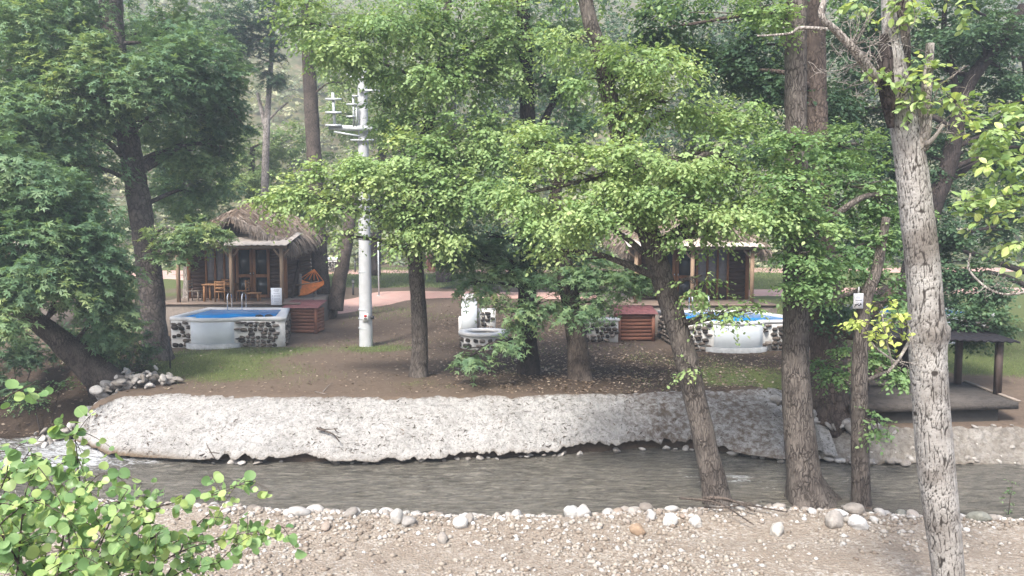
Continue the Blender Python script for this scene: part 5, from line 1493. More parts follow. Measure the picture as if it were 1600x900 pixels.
ch3 = copy_tree(ch1); ch3['label'] = 'distant dark red chest on the far lawn behind middle trunks'
q = GH(679, 426); ch3.location = tuple(q); ch3.scale = (0.9, 0.9, 1.1)

# low stone wall and paving left of the right cabin's chest
lw = thing('low_stone_wall', 'low whitewashed stone wall left of the right cabin chest', 'wall', tuple(AT(945, 530, 27.2)))
lz = 0.0
lw.location[2] = lz
MB().box(-1.05, 0.48, 0, 0.5, -0.2, 0.78).part('wall_core', M_mortar, lw)
MB().box(-1.10, 0.53, -0.05, 0.55, 0.783, 0.86).part('coping', M_white, lw)
stone_facing(lw, (-1.05, 0.0), (0.48, 0.0), 0.02, 0.76, (0, -1), 711)

# ------------------------------------------------------------------ round planter with a white pillar
pl = thing('stone_planter', 'round whitewashed stone planter in the middle of the bank', 'planter', tuple(GH(756, 541)))
k = 28
def circ(r0, jit=0.0, seed=0):
    rs_ = np.random.RandomState(seed)
    a = np.linspace(0, 2 * math.pi, k, endpoint=False)
    rr = r0 * (1 + jit * rs_.normal(size=k))
    return np.stack([np.cos(a) * rr, np.sin(a) * rr], -1)
V, F = ring_prism(circ(0.80), circ(0.56), -0.2, 0.42); part('planter_wall', V, F, M_mortar, pl, False, None, False)
V, F = ring_prism(circ(0.86, 0.012, 1), circ(0.55, 0.02, 2), 0.423, 0.53); part('rim', V, F, M_white, pl, False, None, False)
V, F = poly_prism(circ(0.555), 0.1, 0.38); part('soil', V, F, M_ground, pl, False, None, False)
rs = np.random.RandomState(12)
for j in range(2):
    for i in range(18):
        a = (i + 0.5 * j) / 18 * 6.283 + rs.normal() * 0.03
        o = link('stone', WST[rs.randint(8)], pl)
        o.location = (math.cos(a) * 0.808, math.sin(a) * 0.808, 0.10 + j * 0.19)
        o.rotation_euler = (0, rs.normal() * 0.15, a + math.pi / 2)
        o.scale = (0.22 * rs.uniform(0.7, 1.1), 1, 0.16 * rs.uniform(0.8, 1.1))
pr = thing('white_pillar', 'square white pillar standing behind the round planter', 'pillar', tuple(GH(733, 524)))
MB().box(-0.29, 0.29, 0, 0.45, -0.1, 1.28).part('shaft', M_whitec, pr)
MB().box(-0.24, 0.24, 0.04, 0.40, 1.283, 1.55).part('cap', M_white, pr)
MB().box(-0.40, -0.293, 0.05, 0.5, -0.1, 0.68).part('side_block', M_white, pr)
sw = thing('stone_pier', 'short whitewashed stone pier right of the white pillar', 'wall', tuple(GH(757, 522)))
MB().box(-0.26, 0.42, 0, 0.5, -0.1, 0.95).part('pier_core', M_mortar, sw)
stone_facing(sw, (-0.26, 0.0), (0.42, 0.0), 0.02, 0.92, (0, -1), 733)
fr = thing('iron_stand', 'thin black iron stand in front of the stone pier', 'stand', tuple(GH(757, 528)))
MB().bar((0, 0, 0), (0, 0, 0.85), 0.03).part('post', M_black, fr)
MB().bar((-0.16, 0, 0.86), (0.16, 0, 0.86), 0.04).part('crossbar', M_black, fr)

# ------------------------------------------------------------------ utility pole
M_conc = plain('pale_concrete', (0.42, 0.43, 0.44), 0.85, 0.2, 0, 0.10, 4.0, 0.25)
M_galv = plain('galvanised_steel', (0.46, 0.49, 0.50), 0.5, 0.4, 0.3, 0.10)
pb = GH(572, 541)
up = thing('utility_pole', 'pale concrete utility pole with bare steel crossarms', 'utility pole', tuple(pb))
YP = pb[1]
def on(px, py, dy=0.0):
    return AT(px, py, YP + dy)
topz = on(566, 110)
L = np.vstack([np.linspace(pb + np.array([0, 0, -0.3]), topz, 40)])
hs = np.linspace(0, 1, 40)
V, F = tube(L, 0.235 * (1 - hs) + 0.155 * hs, 20); part('shaft', V, F, M_conc, up, True)
for py in (425, 483, 497, 512):
    p = on(571 + (540 - py) * -0.012, py)
    MB().tube(np.array([p + np.array([0, 0, -0.015]), p + np.array([0, 0, 0.015])]), 0.235 - 0.08 * (p[2] - pb[2]) / (topz[2] - pb[2]) + 0.006, 20).part('band', M_galv, up, False, True)
def ubar(nm, a, b, w_=0.07, dy=-0.24, h_=None):
    MB().bar(on(*a, dy), on(*b, dy), w_, h_).part(nm, M_galv, up, False, True)
ubar('crossarm', (514, 199), (592, 202), 0.12, -0.26, 0.17)
ubar('brace', (522, 206), (562, 213), 0.06, -0.30)
ubar('clamp', (548, 219), (584, 219), 0.10, -0.22, 0.06)
ubar('upright', (520, 145), (523, 198), 0.085, -0.30)
for py in (155, 176, 196):
    ubar('insulator_bar', (508.5, py), (533.5, py), 0.07, -0.37)
ubar('upright', (552, 150), (553, 198), 0.06, -0.30)
ubar('upright', (557, 163), (557, 198), 0.05, -0.30)
for a, b in (((541, 163), (558, 163)), ((541, 182), (555, 182)), ((550, 150), (560, 150))):
    ubar('insulator_bar', a, b, 0.05, -0.36)
ubar('top_bracket', (543, 120), (559, 120), 0.06); ubar('top_bracket', (543, 104), (543, 122), 0.06, -0.29); ubar('top_bracket', (543, 116), (558, 116), 0.05, -0.18)
ubar('top_bracket', (573, 120), (590, 120), 0.05); ubar('top_bracket', (581, 121), (583, 140), 0.05, -0.29)
ubar('side_arm', (560, 141), (601, 142), 0.07); ubar('side_arm', (599, 142), (600, 156), 0.06, -0.29); ubar('side_arm', (590, 154), (601, 154), 0.05, -0.34)
ubar('cable', (579, 484), (582, 538), 0.035, -0.05)
MB().box(*(lambda p: (p[0] - .05, p[0] + .07, p[1] - .08, p[1] + .05, p[2] - .05, p[2] + .06))(on(581, 496, -0.05))).part('switch_box', M_black, up, False, True)
sg = thing('warning_plate', 'small warning plate with red and black mark on the pole', 'sign', tuple(on(571, 496, -0.262)))
MB().box(-0.10, 0.10, -0.006, 0.012, -0.15, 0.15).part('plate', M_white, sg)
mk = MB(); V, F = tube(np.array([(0, -0.0085, 0.05), (0, -0.0065, 0.05)]), 0.055, 12); mk.add(V, F); mk.part('red_mark', plain('sign_red', (0.5, 0.05, 0.05)), sg)
MB().box(-0.05, 0.05, -0.0085, -0.0065, -0.07, -0.02).box(-0.035, 0.035, -0.0088, -0.0067, 0.045, 0.06).part('black_mark', M_black, sg)

# ------------------------------------------------------------------ boards, hammock, porch furniture
nt_ = thing('notice_board', 'white printed notice board standing on the porch edge', 'sign', (-9.12, 29.62, DECK))
MB().box(-0.21, 0.21, -0.012, 0.012, 0.0, 0.66).part('board', plain('sign_white', (0.8, 0.8, 0.8), 0.5, 0.3, 0, 0.03), nt_)
ml = MB(); rs = np.random.RandomState(8)
for k_, (z, x0, x1) in enumerate([(0.60, -0.08, 0.12), (0.56, -0.1, 0.1), (0.52, -0.06, 0.09), (0.45, -0.1, 0.13), (0.37, -0.09, 0.15), (0.32, -0.09, 0.15), (0.25, -0.08, 0.14), (0.2, -0.08, 0.15), (0.14, -0.09, 0.1)]):
    ml.box(x0, x1, -0.0145, -0.0125, z - 0.006, z + 0.008)
    if z < 0.4: ml.box(-0.155, -0.135, -0.0145, -0.0125, z - 0.012, z + 0.012)
ml.part('printed_lines', plain('sign_ink', (0.32, 0.32, 0.34)), nt_, kind='stuff')
hn = thing('hanging_notice', 'small white notice hung on the slim trunk', 'sign', tuple(AT(1341, 470, 13.82)))
MB().box(-0.088, 0.088, -0.006, 0.006, -0.14, 0.135).part('card', plain('card_white', (0.78, 0.78, 0.8), 0.5), hn)
mk = MB(); mk.box(-0.05, 0.06, -0.0085, -0.0065, 0.005, 0.014).box(-0.04, 0.03, -0.0085, -0.0065, 0.05, 0.056).box(-0.03, 0.04, -0.0085, -0.0065, 0.085, 0.09)
for q_ in [(-0.06, -0.03, -0.09, -0.06), (-0.03, 0.0, -0.075, -0.055), (0.0, 0.03, -0.095, -0.07), (0.03, 0.06, -0.08, -0.055), (-0.07, -0.05, -0.12, -0.095), (0.035, 0.05, -0.058, -0.04), (-0.01, 0.01, -0.05, -0.04)]:
    mk.box(q_[0], q_[1], -0.0085, -0.0065, q_[2], q_[3])
mk.part('printed_marks', M_black, hn, kind='stuff')
MB().bar((0.0, 0.01, 0.13), (0.01, 0.02, 0.25), 0.02).part('tape', M_white, hn)

hm = thing('hammock', 'orange rope hammock chair slung between wooden posts beside cabin', 'hammock', tuple(GZ(484, 503, 0.0)))
hb = np.array(hm.location); Yh = hb[1]
M_or = plain('orange_cloth', (0.62, 0.20, 0.055), 0.8, 0.2, 0, 0.2)
A0, A1 = AT(468, 436, Yh - 0.2), AT(505, 439, Yh + 0.1)
nu_, nv_ = 16, 12
P = np.zeros((nu_, nv_, 3))
for i in range(nu_):
    for j in range(nv_):
        u, v = i / (nu_ - 1), j / (nv_ - 1)
        a = A0 * (1 - u) + A1 * u
        P[i, j] = a + np.array([0.05 * math.sin(v * 3), -0.45 * v + 0.1, -0.72 * math.sin(v * math.pi * 0.6) * (1 - 0.75 * u) - 0.12 * math.sin(u * math.pi)])
part('cloth', np.concatenate([P.reshape(-1, 3), P.reshape(-1, 3) + np.array([0, 0.012, -0.004])]), [grid(nu_, nv_), grid(nu_, nv_)[:, ::-1] + nu_ * nv_], M_or, hm, True)
apex = AT(491, 421, Yh)
for k_ in range(6):
    e = A0 * (1 - k_ / 5) + A1 * (k_ / 5)
    MB().tube(np.array([apex, e]), 0.022, 5).part('rope', M_or, hm, True, True)
MB().tube(np.array([AT(463, 447, Yh - 0.3), AT(499, 439, Yh - 0.2)]), 0.022, 6).part('spreader_bar', W_post, hm, True, True)
MB().tube(np.array([AT(455, 446, Yh - 0.5), AT(487, 442, Yh - 0.5)]), 0.022, 6).part('spreader_bar', W_post, hm, True, True)
MB().tube(np.array([AT(469, 490, Yh - .2), AT(469, 428, Yh - .2)]), 0.07, 8).part('post', W_grey, hm, True, True)
MB().tube(np.array([AT(493, 484, Yh), AT(493, 448, Yh)]), 0.05, 8).part('post', W_grey, hm, True, True)
MB().bar(AT(462, 480, Yh - .1), AT(508, 474, Yh + .1), 0.07).part('foot_rail', W_grey, hm, False, True)
MB().bar(AT(470, 484, Yh - .3), AT(494, 472, Yh + .1), 0.06).part('foot_rail', W_grey, hm, False, True)

def chair(name, label, x, y, rz, mat=W_furn, grp='wooden chairs on the left porch'):
    r = thing(name, label, 'chair', (x, y, DECK), rz, grp)
    for sx in (-.19, .19):
        for sy in (-.19, .19):
            MB().box(sx - .02, sx + .02, sy - .02, sy + .02, 0, 0.44 if sy < 0 else 0.9).part('leg', mat, r)
    MB().box(-.22, .22, -.22, .22, 0.441, 0.47).part('seat', mat, r)
    for z in (0.56, 0.68, 0.80):
        MB().box(-.168, .168, .178, .202, z, z + 0.08).part('back_slat', mat, r)
    return r
tb = thing('porch_table', 'dark wooden table on the left porch', 'table', (-11.7, 30.75, DECK))
MB().box(-.62, .62, -.36, .36, 0.70, 0.745).part('top', W_furn, tb)
for sx in (-.54, .54):
    for sy in (-.30, .30):
        MB().box(sx - .035, sx + .035, sy - .035, sy + .035, 0, 0.698).part('leg', W_furn, tb)
chair('porch_chair', 'orange wooden chair behind the porch table', -11.75, 31.35, 0)
chair('porch_chair', 'wooden chair in front of the porch table with seat showing', -11.55, 30.45, R(180))
chair('porch_chair', 'wooden chair at the right end of porch table', -10.85, 30.85, R(-90))
chair('porch_chair', 'shaded grey chair at the left end of porch table', -12.75, 30.8, R(90), W_grey)
stl = thing('porch_stool', 'low wooden stool by the cabin door', 'stool', (-10.42, 30.85, DECK))
MB().box(-.28, .28, -.18, .18, 0.34, 0.39).part('top', W_furn, stl)
for sx in (-.22, .22):
    for sy in (-.13, .13):
        MB().box(sx - .025, sx + .025, sy - .025, sy + .025, 0, 0.338).part('leg', W_furn, stl)
bk = link('planter_pot', None); bk.location = (-9.75, 31.2, DECK); tag(bk, 'small black pot beside the cabin door', 'pot')
V, F = tube(np.array([(0, 0, 0), (0, 0, 0.3), (0, 0, 0.34)]), np.array([0.09, 0.12, 0.13]), 14); part('body', V, F, M_black, bk, False, None, False)
MB().tube(np.array([(0, 0, 0.341), (0, 0, 0.40)]), 0.05, 10).part('lid', M_black, bk)
sh = thing('dark_shoes', 'pair of dark shoes left on the pool coping', 'shoes', (-8.55, 26.45, 1.022))
for k_, x in enumerate((-0.14, 0.10)):
    V = _iv3 * np.array([0.16, 0.07, 0.06]) * (1 - 0.25 * (_iv3[:, :1] > 0.3)); V[:, 2] = np.maximum(V[:, 2], -0.02) + 0.02
    part('shoe', V + np.array([x * 1.3, 0.05 * k_, 0]), _if3, M_black, sh, True, None, False)

# garden lights, slim pole, sawn chunks
def bollard(px, py, label):
    q = GH(px, py); r = thing('garden_light', label, 'lamp', tuple(q), 0, 'garden lights by the path')
    MB().tube(np.array([(0, 0, -0.1), (0, 0, 0.72)]), 0.055, 10).part('post', M_black, r)
    MB().tube(np.array([(0, 0, 0.721), (0, 0, 0.86)]), 0.075, 10).part('lens', M_galv, r)
    MB().tube(np.array([(0, 0, 0.861), (0, 0, 0.90)]), np.array([0.15, 0.06]), 12).part('cap', M_black, r)
bollard(552, 461, 'black bollard garden light left of the utility pole')
bollard(555, 426, 'distant bollard light on the far path')
q = GH(592, 463); fp = thing('slim_pole', 'slim pale metal pole just right of the utility pole', 'pole', tuple(q))
MB().tube(np.array([(0, 0, -0.2), (0, 0, 3.2)]), 0.045, 8).part('shaft', M_galv, fp, True)
MB().tube(np.array([(0, 0, 0.0), (0, 0, 0.06)]), 0.12, 10).part('base', M_galv, fp, True)

# ------------------------------------------------------------------ deck shelter at the right
def deck_shelter():
    A, B_ = AT(1560, 648, 17.9), AT(1336, 662, 17.75)
    zt = 0.05
    r = thing('deck_shelter', 'low concrete deck with black roof on posts at the right bank', 'shelter', (B_[0], B_[1], -0.45))
    L0 = np.array(r.location)
    fl = [GZ(1327, 634, zt), GZ(1592, 628, zt), GZ(1508, 597, zt), GZ(1325, 598, zt)]
    fl = np.array(fl)[:, :2] - L0[:2]
    M_slab = revet_mat('deck_concrete', (0.125, 0.11, 0.098), (0.07, 0.055, 0.045), (0.085, 0.075, 0.068))
    V, F = poly_prism(fl, zt - L0[2] - 0.17, zt - L0[2]); 
    part('slab', V, F, M_slab, r, False, None, False)
    # set-back footing under the slab, painted dark as the shade of the recess
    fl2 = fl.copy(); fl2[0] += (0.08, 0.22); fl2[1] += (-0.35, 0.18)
    V, F = poly_prism(fl2, -0.45, zt - L0[2] - 0.173); part('footing', V, F, plain('recess_shade_footing', (0.05, 0.045, 0.04)), r, False, None, False)
    e = MB(); e.bar(np.append(fl[1], zt - L0[2] + 0.02), np.append(fl[2], zt - L0[2] + 0.02), 0.09, 0.035); e.part('edge_strip', W_grey, r)
    back = MB(); back.box(fl[3][0] + .05, fl[3][0] + 1.3, fl[3][1] - .55, fl[3][1] - 0.2, 0.505, 0.63); back.part('bench_step', M_slab, r)
    rz_ = AT(1558, 532, GZ(1558, 616, zt)[1])[2]
    for (px, py) in ((1558, 616), (1496, 600), (1352, 610), (1360, 600)):
        g = GZ(px, py, zt)
        MB().box(g[0] - .065, g[0] + .065, g[1] - .065, g[1] + .065, zt + 0.002, rz_).part('post', W_dark if False else plain('rust_post', (0.06, 0.042, 0.035)), r, False, True)
    # corrugated black roof
    cs = np.array([GZ(1335, 610, zt), GZ(1590, 622, zt), GZ(1520, 598, zt), GZ(1345, 594, zt)])[:, :2]
    nx = 90
    Pq = np.zeros((nx, 6, 3))
    for i, u in enumerate(np.linspace(0, 1, nx)):
        for j, v in enumerate(np.linspace(0, 1, 6)):
            xy = (cs[0] * (1 - u) + cs[1] * u) * (1 - v) + (cs[3] * (1 - u) + cs[2] * u) * v
            Pq[i, j] = (*xy, rz_ + 0.05 + 0.02 * math.sin(i * 1.4) + 0.10 * v)
    Bq = Pq.copy(); Bq[..., 2] -= 0.045
    gg = grid(nx, 6); n0 = nx * 6; idx = np.arange(n0).reshape(nx, 6)
    rim = np.concatenate([idx[0, :], idx[1:, -1], idx[-1, -2::-1], idx[-2:0:-1, 0]])
    part('roof', np.concatenate([Pq.reshape(-1, 3), Bq.reshape(-1, 3)]), [gg, gg[:, ::-1] + n0, np.stack([rim, np.roll(rim, -1), np.roll(rim, -1) + n0, rim + n0], -1)], plain('black_roof_sheet', (0.02, 0.019, 0.023), 0.85, 0.1), r)
deck_shelter()
# white house fragments far right
hs_ = thing('white_outbuilding', 'small white outbuilding glimpsed far behind the deck shelter', 'building', tuple(GH(1512, 404)))
MB().box(-1.1, 1.1, 0, 3, -0.3, 1.7).part('wall', M_white, hs_)
MB().box(-0.3, 0.3, -0.05, -0.003, 0.6, 1.4).part('window', M_glass, hs_)
g = MB(); V, F = poly_prism(np.array([(-1.4, -0.3), (1.4, -0.3), (1.4, 3.3), (-1.4, 3.3)]), 1.703, 1.85); g.add(V, F); g.part('roof', M_sheet, hs_)

# ------------------------------------------------------------------ rubble, fence, driftwood, roots
M_rub = stone_mat('pale_rubble', [(0.0, (0.20, 0.18, 0.16)), (0.4, (0.32, 0.30, 0.275)), (0.75, (0.44, 0.42, 0.395)), (1, (0.55, 0.53, 0.50))])
RUB = [stone_mesh(400 + i, 0.5, 2, M_rub, 0.38) for i in range(8)]
rp = thing('rubble_pile', 'heap of pale rubble stones at the left end of river wall', 'stones', tuple(AT(170, 605, 19.4)))
rs = np.random.RandomState(33)
line = [(262, 592, 19.9), (230, 594, 19.6), (200, 596, 19.4), (170, 592, 19.4), (155, 600, 19.2), (140, 618, 18.9), (115, 638, 18.6), (88, 655, 18.4), (70, 668, 18.3)]
LL = np.array([AT(*p) for p in line])
for k_ in range(210):
    u = rs.rand() * (len(LL) - 1.01); i = int(u); f_ = u - i
    p = LL[i] * (1 - f_) + LL[i + 1] * f_
    sz = rs.choice([0.06, 0.09, 0.13, 0.18], p=[.3, .35, .25, .1])
    x, y = p[0] + rs.normal() * 0.22, p[1] + rs.normal() * 0.30
    if y < yt(x) + 0.05 and x > -10.6: y = yt(x) + 0.05 + rs.rand() * 0.3
    z = float(H_far(x, max(y, yt(x)))) + (0.50 * math.exp(-((u - 3) / 2.5) ** 2)) * rs.rand()
    o = put_stone((x - rp.location[0], y - rp.location[1], z - rp.location[2]), sz, rp, RUB, sink=0.1, tilt=0.5)
# stones wedged under the river wall and along the lower wall foot
uw = bpy.data.objects['river_wall']
for k_ in range(46):
    x = rs.uniform(-7, 7.2)
    sz = rs.uniform(0.05, 0.12)
    o = put_stone((x, yb(x) + 0.10 + rs.normal() * 0.05, WATER_Z + 0.0), sz, uw, RUB, sink=0.1)
for k_ in range(26):
    x = rs.uniform(6.4, 9.2)
    sz = rs.uniform(0.06, 0.15)
    o = put_stone((x, yb(x) - 0.02 + rs.normal() * 0.05, WATER_Z + 0.03), sz, bpy.data.objects['river_wall_lower'], RUB, sink=0.1)
for k_ in range(90):
    x = rs.uniform(6.6, 14.5); v_ = rs.rand()
    sz = rs.uniform(0.03, 0.09)
    y = yt(x) + (yb(x) - yt(x)) * v_
    put_stone((x, y, -0.44 + (-1.12 + 0.44) * v_ ** 1.15 + 0.03), sz, bpy.data.objects['river_wall_lower'], RUB, sink=0.3)
rh = thing('rock_heap', 'low heap of rocks below the broad reddish trunk', 'stones', (7.0, 17.4, -0.5))
for k_ in range(62):
    x, y = rs.uniform(6.0, 8.3), rs.uniform(16.95, 17.9)
    sz = rs.uniform(0.08, 0.24)
    put_stone((x - 7.0, y - 17.4, float(H_far(x, y)) + 0.5 - 0.02), sz, rh, RUB, sink=0.15, tilt=0.5)

fe = thing('wire_fence', 'sagging wire mesh fence below the large plane tree', 'fence', tuple(GH(262, 575)))
fb = np.array(fe.location)
a, b_ = GH(266, 576) , GH(225, 572)
MB().tube(np.array([a + (0, 0, -0.2), a + (0, 0, 0.95)]), 0.022, 6).part('stake', M_black, fe, True, True)
MB().tube(np.array([b_ + (0, 0, -0.2), b_ + (0.06, 0, 0.9)]), 0.022, 6).part('stake', W_grey, fe, True, True)
wm = MB()
for k_ in range(-5, 9):
    for sgn in (1, -1):
        pts = []
        for t_ in np.linspace(0, 1, 12):
            u = k_ / 9 + sgn * t_ * 0.45 + (0.0 if sgn > 0 else 0.45)
            if 0 <= u <= 1:
                sag = 0.12 * math.sin(u * math.pi)
                pts.append(a * (1 - u) + b_ * u + np.array([0, 0.1 * math.sin(u * 5), 0.02 + 0.85 * t_ - sag * t_]))
        if len(pts) > 2:
            wm.tube(np.array(pts), 0.0025, 3)
wm.part('mesh', M_black, fe, False, True, 'stuff')

def sticks(name, label, starts, seed, mat, r0=0.03, n=5):
    rs_ = np.random.RandomState(seed)
    root = thing(name, label, 'driftwood', tuple(starts[0][0]))
    for (p, q, rr) in starts:
        mid = (p + q) / 2 + rs_.normal(size=3) * 0.06
        Q = smooth_line(np.vstack([p, mid, q]), 0.08)
        V, F = tube(Q, np.linspace(rr, rr * 0.45, len(Q)), 7, bark_fn(seed, 0.12)); part('stick', V, F, mat, root, True)
    return root
def W(px, py, z):
    return GZ(px, py, z)
sticks('driftwood', 'forked brown branch stranded on the white river wall', [(W(495, 669, -0.42), W(530, 690, -0.62), 0.028), (W(500, 668, -0.42), W(528, 670, -0.42), 0.02), (W(522, 669, -0.42), W(530, 676, -0.48), 0.015)], 3, M_bark_grey)
sticks('driftwood', 'bundle of twigs caught at the foot of white wall', [(W(312, 712, -0.88), W(338, 694, -0.72), 0.014), (W(318, 715, -0.9), W(330, 688, -0.68), 0.012), (W(335, 716, -0.9), W(322, 692, -0.7), 0.012), (W(310, 705, -0.84), W(342, 708, -0.84), 0.014), (W(325, 718, -0.92), W(340, 700, -0.78), 0.012)], 4, M_bark_red)
sticks('driftwood', 'long dead branches lying by the leaning tree roots', [(W(1062, 778, -0.75), W(1178, 820, -0.80), 0.022), (W(1098, 778, -0.72), W(1180, 799, -0.78), 0.035), (W(1130, 780, -0.75), W(1230, 800, -0.76), 0.025), (W(1100, 792, -0.82), W(1160, 788, -0.72), 0.02)], 5, M_bark_grey)
sticks('driftwood', 'thin pale twig on the brown earth above the wall', [(W(505, 612, 0.02), W(520, 598, 0.05), 0.012), (W(492, 612, 0.02), W(512, 616, 0.02), 0.01)], 6, M_bark_pale)
def roots(tree_label, px, py, Y, spread, n, seed):
    root = next(o for o in bpy.data.objects if o.get('label') == tree_label)
    rs_ = np.random.RandomState(seed)
    c = AT(px, py, Y)
    for k_ in range(n):
        a = rs_.uniform(math.pi * 0.85, math.pi * 2.15)
        ln = spread * rs_.uniform(0.5, 1.1)
        pts = [c + np.array([0, 0, 0.22])]
        for t_ in np.linspace(0.25, 1, 5):
            x, y = c[0] + math.cos(a) * ln * t_ + rs_.normal() * 0.04, c[1] + math.sin(a) * ln * t_ * 0.7 + rs_.normal() * 0.04
            z = float(H_near(x, y)) + 0.05 * (1 - t_) + 0.02 + rs_.rand() * 0.05
            pts.append(np.array([x, y, max(z, -1.12)]))
        Q = smooth_line(np.array(pts), 0.06)
        r0 = rs_.uniform(0.02, 0.05)
        V, F = tube(Q, np.linspace(r0 * 1.5, r0 * 0.35, len(Q)), 7, bark_fn(seed + k_, 0.12)); part('root', V, F, M_bark_red, root, True)
roots('leaning alder trunk rooted at the water edge on the near bank', 1120, 786, 14.1, 0.75, 12, 61)
roots('thick straight alder trunk with flared roots on the near bank', 1268, 796, 14.2, 0.8, 14, 62)
roots('slim trunk carrying a small white notice on the near bank', 1347, 806, 14.0, 0.4, 6, 63)

# ------------------------------------------------------------------ foreground shrub with round leaves
def redbud():
    rs = np.random.RandomState(44)
    base = np.array([-2.3, 4.3, float(H_near(-2.3, 4.3))])
    root = thing('round_leaved_shrub', 'light green shrub with round leaves in the lower left foreground', 'shrub', tuple(base))
    lm = leaf_mat('leaf_round', [(0.0, (0.06, 0.125, 0.04)), (0.35, (0.105, 0.185, 0.06)), (0.7, (0.155, 0.245, 0.085)), (0.9, (0.21, 0.285, 0.09)), (1, (0.27, 0.31, 0.085))], 0.36, 0.38, True, gain=0.95)
    lms = leaf_mat('leaf_round_mass', [(0.0, (0.06, 0.125, 0.04)), (0.5, (0.125, 0.21, 0.07)), (1, (0.24, 0.30, 0.09))], 0.36, 0.38, gain=0.95)
    k = 12
    a = np.linspace(0, 2 * math.pi, k, endpoint=False)
    rim = np.stack([0.5 - 0.5 * np.cos(a) - 0.10 * np.exp(-(np.minimum(a, 2 * math.pi - a) / 0.45) ** 2) * -1, 0.52 * np.sin(a), 0.13 * np.abs(np.sin(a)) - 0.14 * (0.5 - 0.5 * np.cos(a)) ** 2], -1)
    T = np.vstack([rim, [[0.5, 0, -0.035]]])
    Fk = np.stack([np.arange(k), (np.arange(k) + 1) % k, np.full(k, k)], -1)[:, ::-1]
    LMs = [mesh('leaf', T * np.array([1, s, z]), Fk, lm, True) for s, z in ((1, 1), (0.92, 1.7), (1.06, 0.4), (1.0, 2.4))]
    from mathutils import Matrix
    stems = [  # photo-traced shoots: list of (px,py,Y)
        [(130, 980, 4.3), (131, 900, 4.3), (128, 800, 4.3), (122, 730, 4.3), (118, 690, 4.3), (112, 665, 4.3)],
        [(60, 980, 4.2), (90, 880, 4.1), (110, 800, 4.0), (150, 745, 4.0), (170, 740, 4.0)],
        [(-80, 950, 4.1), (-40, 860, 4.0), (-10, 790, 3.9), (10, 740, 3.9), (14, 700, 3.9)],
        [(-80, 700, 3.9), (-20, 640, 3.9), (20, 615, 3.9), (55, 598, 3.9)],
        [(140, 960, 4.4), (180, 860, 4.4), (230, 800, 4.5), (300, 780, 4.6), (345, 770, 4.6), (385, 752, 4.6)],
        [(160, 980, 4.4), (240, 890, 4.4), (300, 855, 4.4), (380, 835, 4.5), (440, 822, 4.5)],
        [(170, 980, 4.3), (230, 930, 4.2), (290, 890, 4.2), (340, 880, 4.2)],
        [(20, 980, 4.0), (30, 860, 3.9), (40, 770, 3.9), (60, 730, 3.9)],
        [(100, 980, 4.5), (160, 880, 4.6), (210, 800, 4.7), (240, 775, 4.7)],
        [(-60, 900, 3.8), (0, 820, 3.8), (40, 790, 3.8), (80, 775, 3.8)],
        [(-60, 980, 4.2), (-20, 860, 4.2), (10, 760, 4.2), (30, 720, 4.3)],
        [(60, 990, 4.6), (70, 880, 4.7), (80, 790, 4.7), (95, 760, 4.7)],
        [(180, 990, 4.1), (200, 920, 4.0), (220, 860, 4.0), (250, 830, 4.0)],
        [(0, 990, 3.8), (60, 920, 3.7), (120, 880, 3.7), (160, 850, 3.7)],
        [(-60, 960, 4.4), (-10, 860, 4.5), (40, 800, 4.6), (60, 740, 4.6), (80, 715, 4.6)],
        [(120, 990, 3.9), (140, 900, 3.9), (170, 820, 3.9), (190, 780, 3.9), (200, 765, 3.9)],
        [(80, 990, 3.9), (100, 930, 3.8), (110, 860, 3.8), (100, 810, 3.8)],
        [(200, 990, 4.5), (260, 900, 4.6), (300, 830, 4.7), (330, 800, 4.7)],
        [(-80, 860, 4.3), (-20, 780, 4.3), (20, 740, 4.3), (50, 700, 4.3)],
        [(-80, 990, 4.5), (-40, 900, 4.5), (0, 850, 4.5), (40, 840, 4.5)],
        [(140, 990, 4.7), (170, 930, 4.8), (210, 860, 4.8), (260, 840, 4.8)],
    ]
    pos, axs, nms, szs = [], [], [], []
    for st in stems:
        Q = smooth_line(np.array([AT(p[0], p[1], p[2] + 0.45) for p in st]), 0.03)
        start = Q[0]
        Qb = np.vstack([base + (start - base) * np.linspace(0.0, 0.95, 6)[:, None], Q])
        V, F = tube(Qb, np.linspace(0.009, 0.0025, len(Qb)), 6); part('stem', V, F, M_bark_grey, root, True)
        # side twigs
        sub = [Q]
        for j in range(int(len(Q) * (0.42 if st[-1][1] > 660 else 0.10))):
            i = rs.randint(int(len(Q) * 0.15), len(Q))
            d = norm(np.array([rs.normal(), rs.normal() * 0.7, rs.normal() * 0.5 + 0.15]))
            ln = rs.uniform(0.10, 0.34)
            sq = Q[i] + d * np.linspace(0, ln, 8)[:, None] + np.array([0, 0, -0.08]) * np.linspace(0, 1, 8)[:, None] ** 2
            V, F = tube(sq, np.linspace(0.003, 0.0015, 8), 4); part('twig', V, F, M_bark_red, root, True)
            sub.append(sq)
        for q in sub:
            n = max(3, int(len(q) * (0.42 if q is Q else 0.9)))
            for m in range(n):
                p = q[min(len(q) - 1, int((0.12 + 0.9 * (m + rs.rand()) / n) * len(q)))]
                ax = norm(rs.normal(size=3) * np.array([1, 0.7, 0.55]) + np.array([0, -0.15, -0.35]))
                nm = norm(np.array([0, -0.6, 0.7]) + rs.normal(size=3) * 0.55)
                nm = norm(nm - ax * np.dot(nm, ax))
                pos.append(p + ax * 0.022); axs.append(ax); nms.append(nm); szs.append(0.066 * rs.uniform(0.4, 1.2))
    pos, axs, nms, szs = map(np.array, (pos, axs, nms, szs))
    apparent = szs / pos[:, 1] * np.abs(nms[:, 1] + 0.3)
    order = np.argsort(-apparent)
    b = np.array(root.location)
